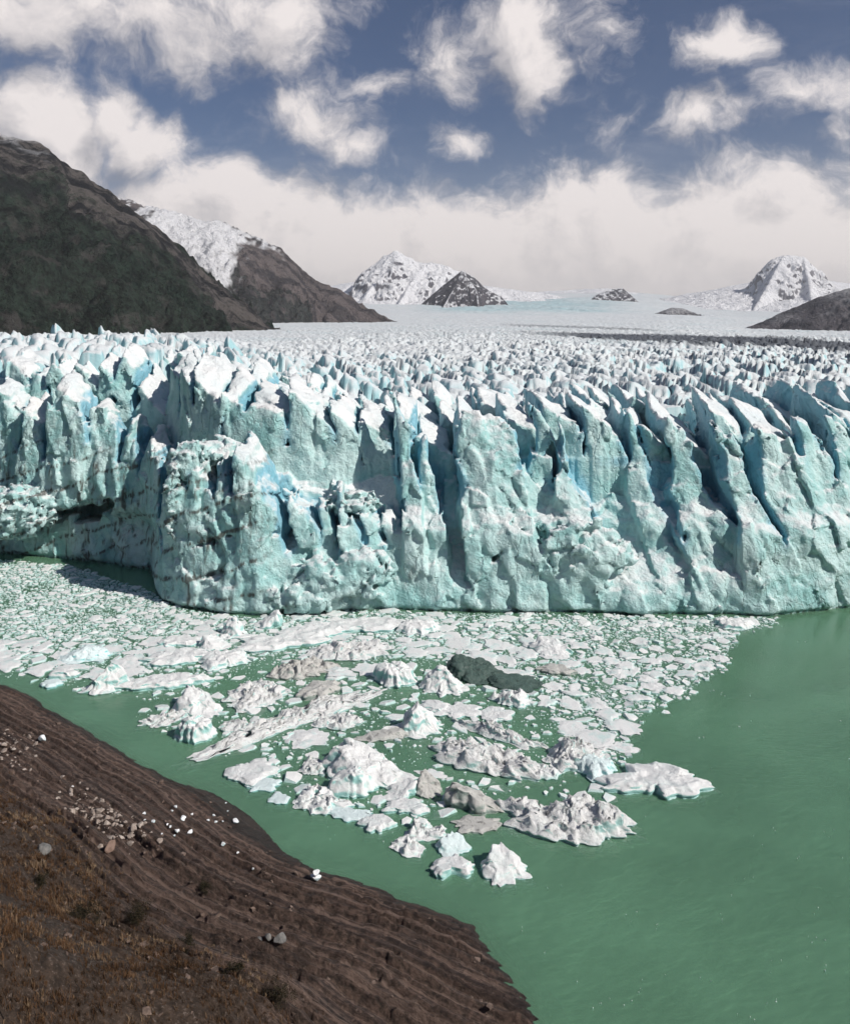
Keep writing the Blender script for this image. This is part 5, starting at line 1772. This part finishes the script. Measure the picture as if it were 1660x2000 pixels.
def bush(px_, py_, s_, seed, label):
    r = np.random.default_rng(seed)
    P = hit(px_, py_)
    root = bpy.data.objects.new('bush', None)
    COL.objects.link(root)
    root.location = P
    tag(root, label, 'bush', 'dark bushes in the dry grass')
    n = int(1500 * s_)
    cl = r.normal(0, 1, (14, 3)) * np.array([.55, .55, .30]) * s_ + np.array([0, 0, .55 * s_])
    cl[:, 2] = np.clip(cl[:, 2], .15 * s_, 1.1 * s_)
    c = cl[r.integers(0, 14, n)] + r.normal(0, .20, (n, 3)) * s_
    c[:, 2] = np.clip(c[:, 2], .03, None)
    a, b_ = r.normal(size=(n, 3)), r.normal(size=(n, 3))
    a /= np.linalg.norm(a, axis=1, keepdims=True)
    b_ = np.cross(a, b_)
    b_ /= np.linalg.norm(b_, axis=1, keepdims=True)
    l, w = r.uniform(.05, .11, (n, 1)), r.uniform(.02, .04, (n, 1))
    VV = np.stack([c - a * l, c + b_ * w, c + a * l, c - b_ * w], 1).reshape(-1, 3)
    fq = np.arange(n)[:, None] * 4 + np.arange(4)[None]
    link('foliage', mesh_from('foliage', VV, fq, M_LEAF, False, {'tint': np.repeat(np.clip(r.normal(.4, .25, n), 0, 1), 4)}), parent=root)
    for c_ in cl[:8]:
        twig([np.zeros(3) - np.array([0, 0, .1]), c_ * np.array([.4, .4, .55]), c_], .035 * s_, root)
    return root


def twig(pts, r0_, parent=None, name='stem', **kw):
    pts = np.array(pts, float)
    rows = []
    for i, p in enumerate(pts):
        d_ = pts[min(i + 1, len(pts) - 1)] - pts[max(i - 1, 0)]
        d_ /= np.linalg.norm(d_) + 1e-9
        s1 = np.cross(d_, [.3, .9, .2])
        s1 /= np.linalg.norm(s1) + 1e-9
        s2 = np.cross(d_, s1)
        rr = r0_ * (1 - .75 * i / (len(pts) - 1))
        rows.append([p + rr * (math.cos(q) * s1 + math.sin(q) * s2) for q in np.linspace(0, 2 * np.pi, 6, endpoint=False)])
    V_ = np.array(rows).reshape(-1, 3)
    q = [[i * 6 + k_, i * 6 + (k_ + 1) % 6, (i + 1) * 6 + (k_ + 1) % 6, (i + 1) * 6 + k_] for i in range(len(pts) - 1) for k_ in range(6)]
    return link(name, mesh_from(name, V_, np.array(q), M_TWIG, True), parent=parent, **kw)


for i, (px_, py_, s_, lab) in enumerate([(165, 1795, 1.25, 'broad dark bush in the middle of the dry slope'), (262, 1800, 1.35, 'tallest dark bush beside the broad one'),
                                         (75, 1730, .9, 'small dark bush near the grey boulder'), (370, 1850, .8, 'low dark bush below the ledges'),
                                         (540, 1950, 1.2, 'dark round bush at the edge of the layered rock'), (460, 1905, .8, 'straggly bush between grass and layered rock'),
                                         (400, 1740, .8, 'small bush rooted in the rock ledges')]):
    bush(px_, py_, s_, 1300 + i, lab)
P = hit(8, 1995)
dead = bpy.data.objects.new('dead_branch', None)
COL.objects.link(dead)
dead.location = P
tag(dead, 'bare forked dead branch standing in the dry grass', 'branch')
twig([(0, 0, -.2), (.05, 0, .7), (.12, 0, 1.3), (-.05, .05, 1.9)], .06, dead, 'stem')
twig([(.1, 0, 1.2), (.35, .0, 1.5), (.45, .05, 1.8)], .035, dead, 'stem')
twig([(.07, 0, .9), (-.25, .0, 1.3)], .03, dead, 'stem')

nt_ = 0
for o_x in scn.objects:
    if o_x.type == 'MESH' and o_x.name.split('.')[0] not in ('ice_floe', 'stone'):
        nt_ += len(o_x.data.loops) - 2 * len(o_x.data.polygons)
print('triangles', nt_)

# ---------------------------------------------------------------- the air
bx0 = np.array([[-16000, -200, -70], [16000, -200, -70], [16000, 22000, -70], [-16000, 22000, -70],
                [-16000, -200, 1300], [16000, -200, 1300], [16000, 22000, 1300], [-16000, 22000, 1300]], float)
bq = np.array([[0, 3, 2, 1], [4, 5, 6, 7], [0, 1, 5, 4], [1, 2, 6, 5], [2, 3, 7, 6], [3, 0, 4, 7]])
hm = bpy.data.materials.new('haze')
hm.use_nodes = True
hm.node_tree.nodes.clear()
t = NT(hm.node_tree)
ho = t.n('ShaderNodeOutputMaterial')
hv = t.n('ShaderNodeVolumePrincipled')
hv.inputs['Color'].default_value = (.93, .94, .97, 1)
hv.inputs['Density'].default_value = 3.0e-5
hv.inputs['Anisotropy'].default_value = .25
hm.node_tree.links.new(hv.outputs[0], ho.inputs['Volume'])
link('haze', mesh_from('haze', bx0, bq, hm, False), kind='stuff', label='thin pale air haze over the whole valley')
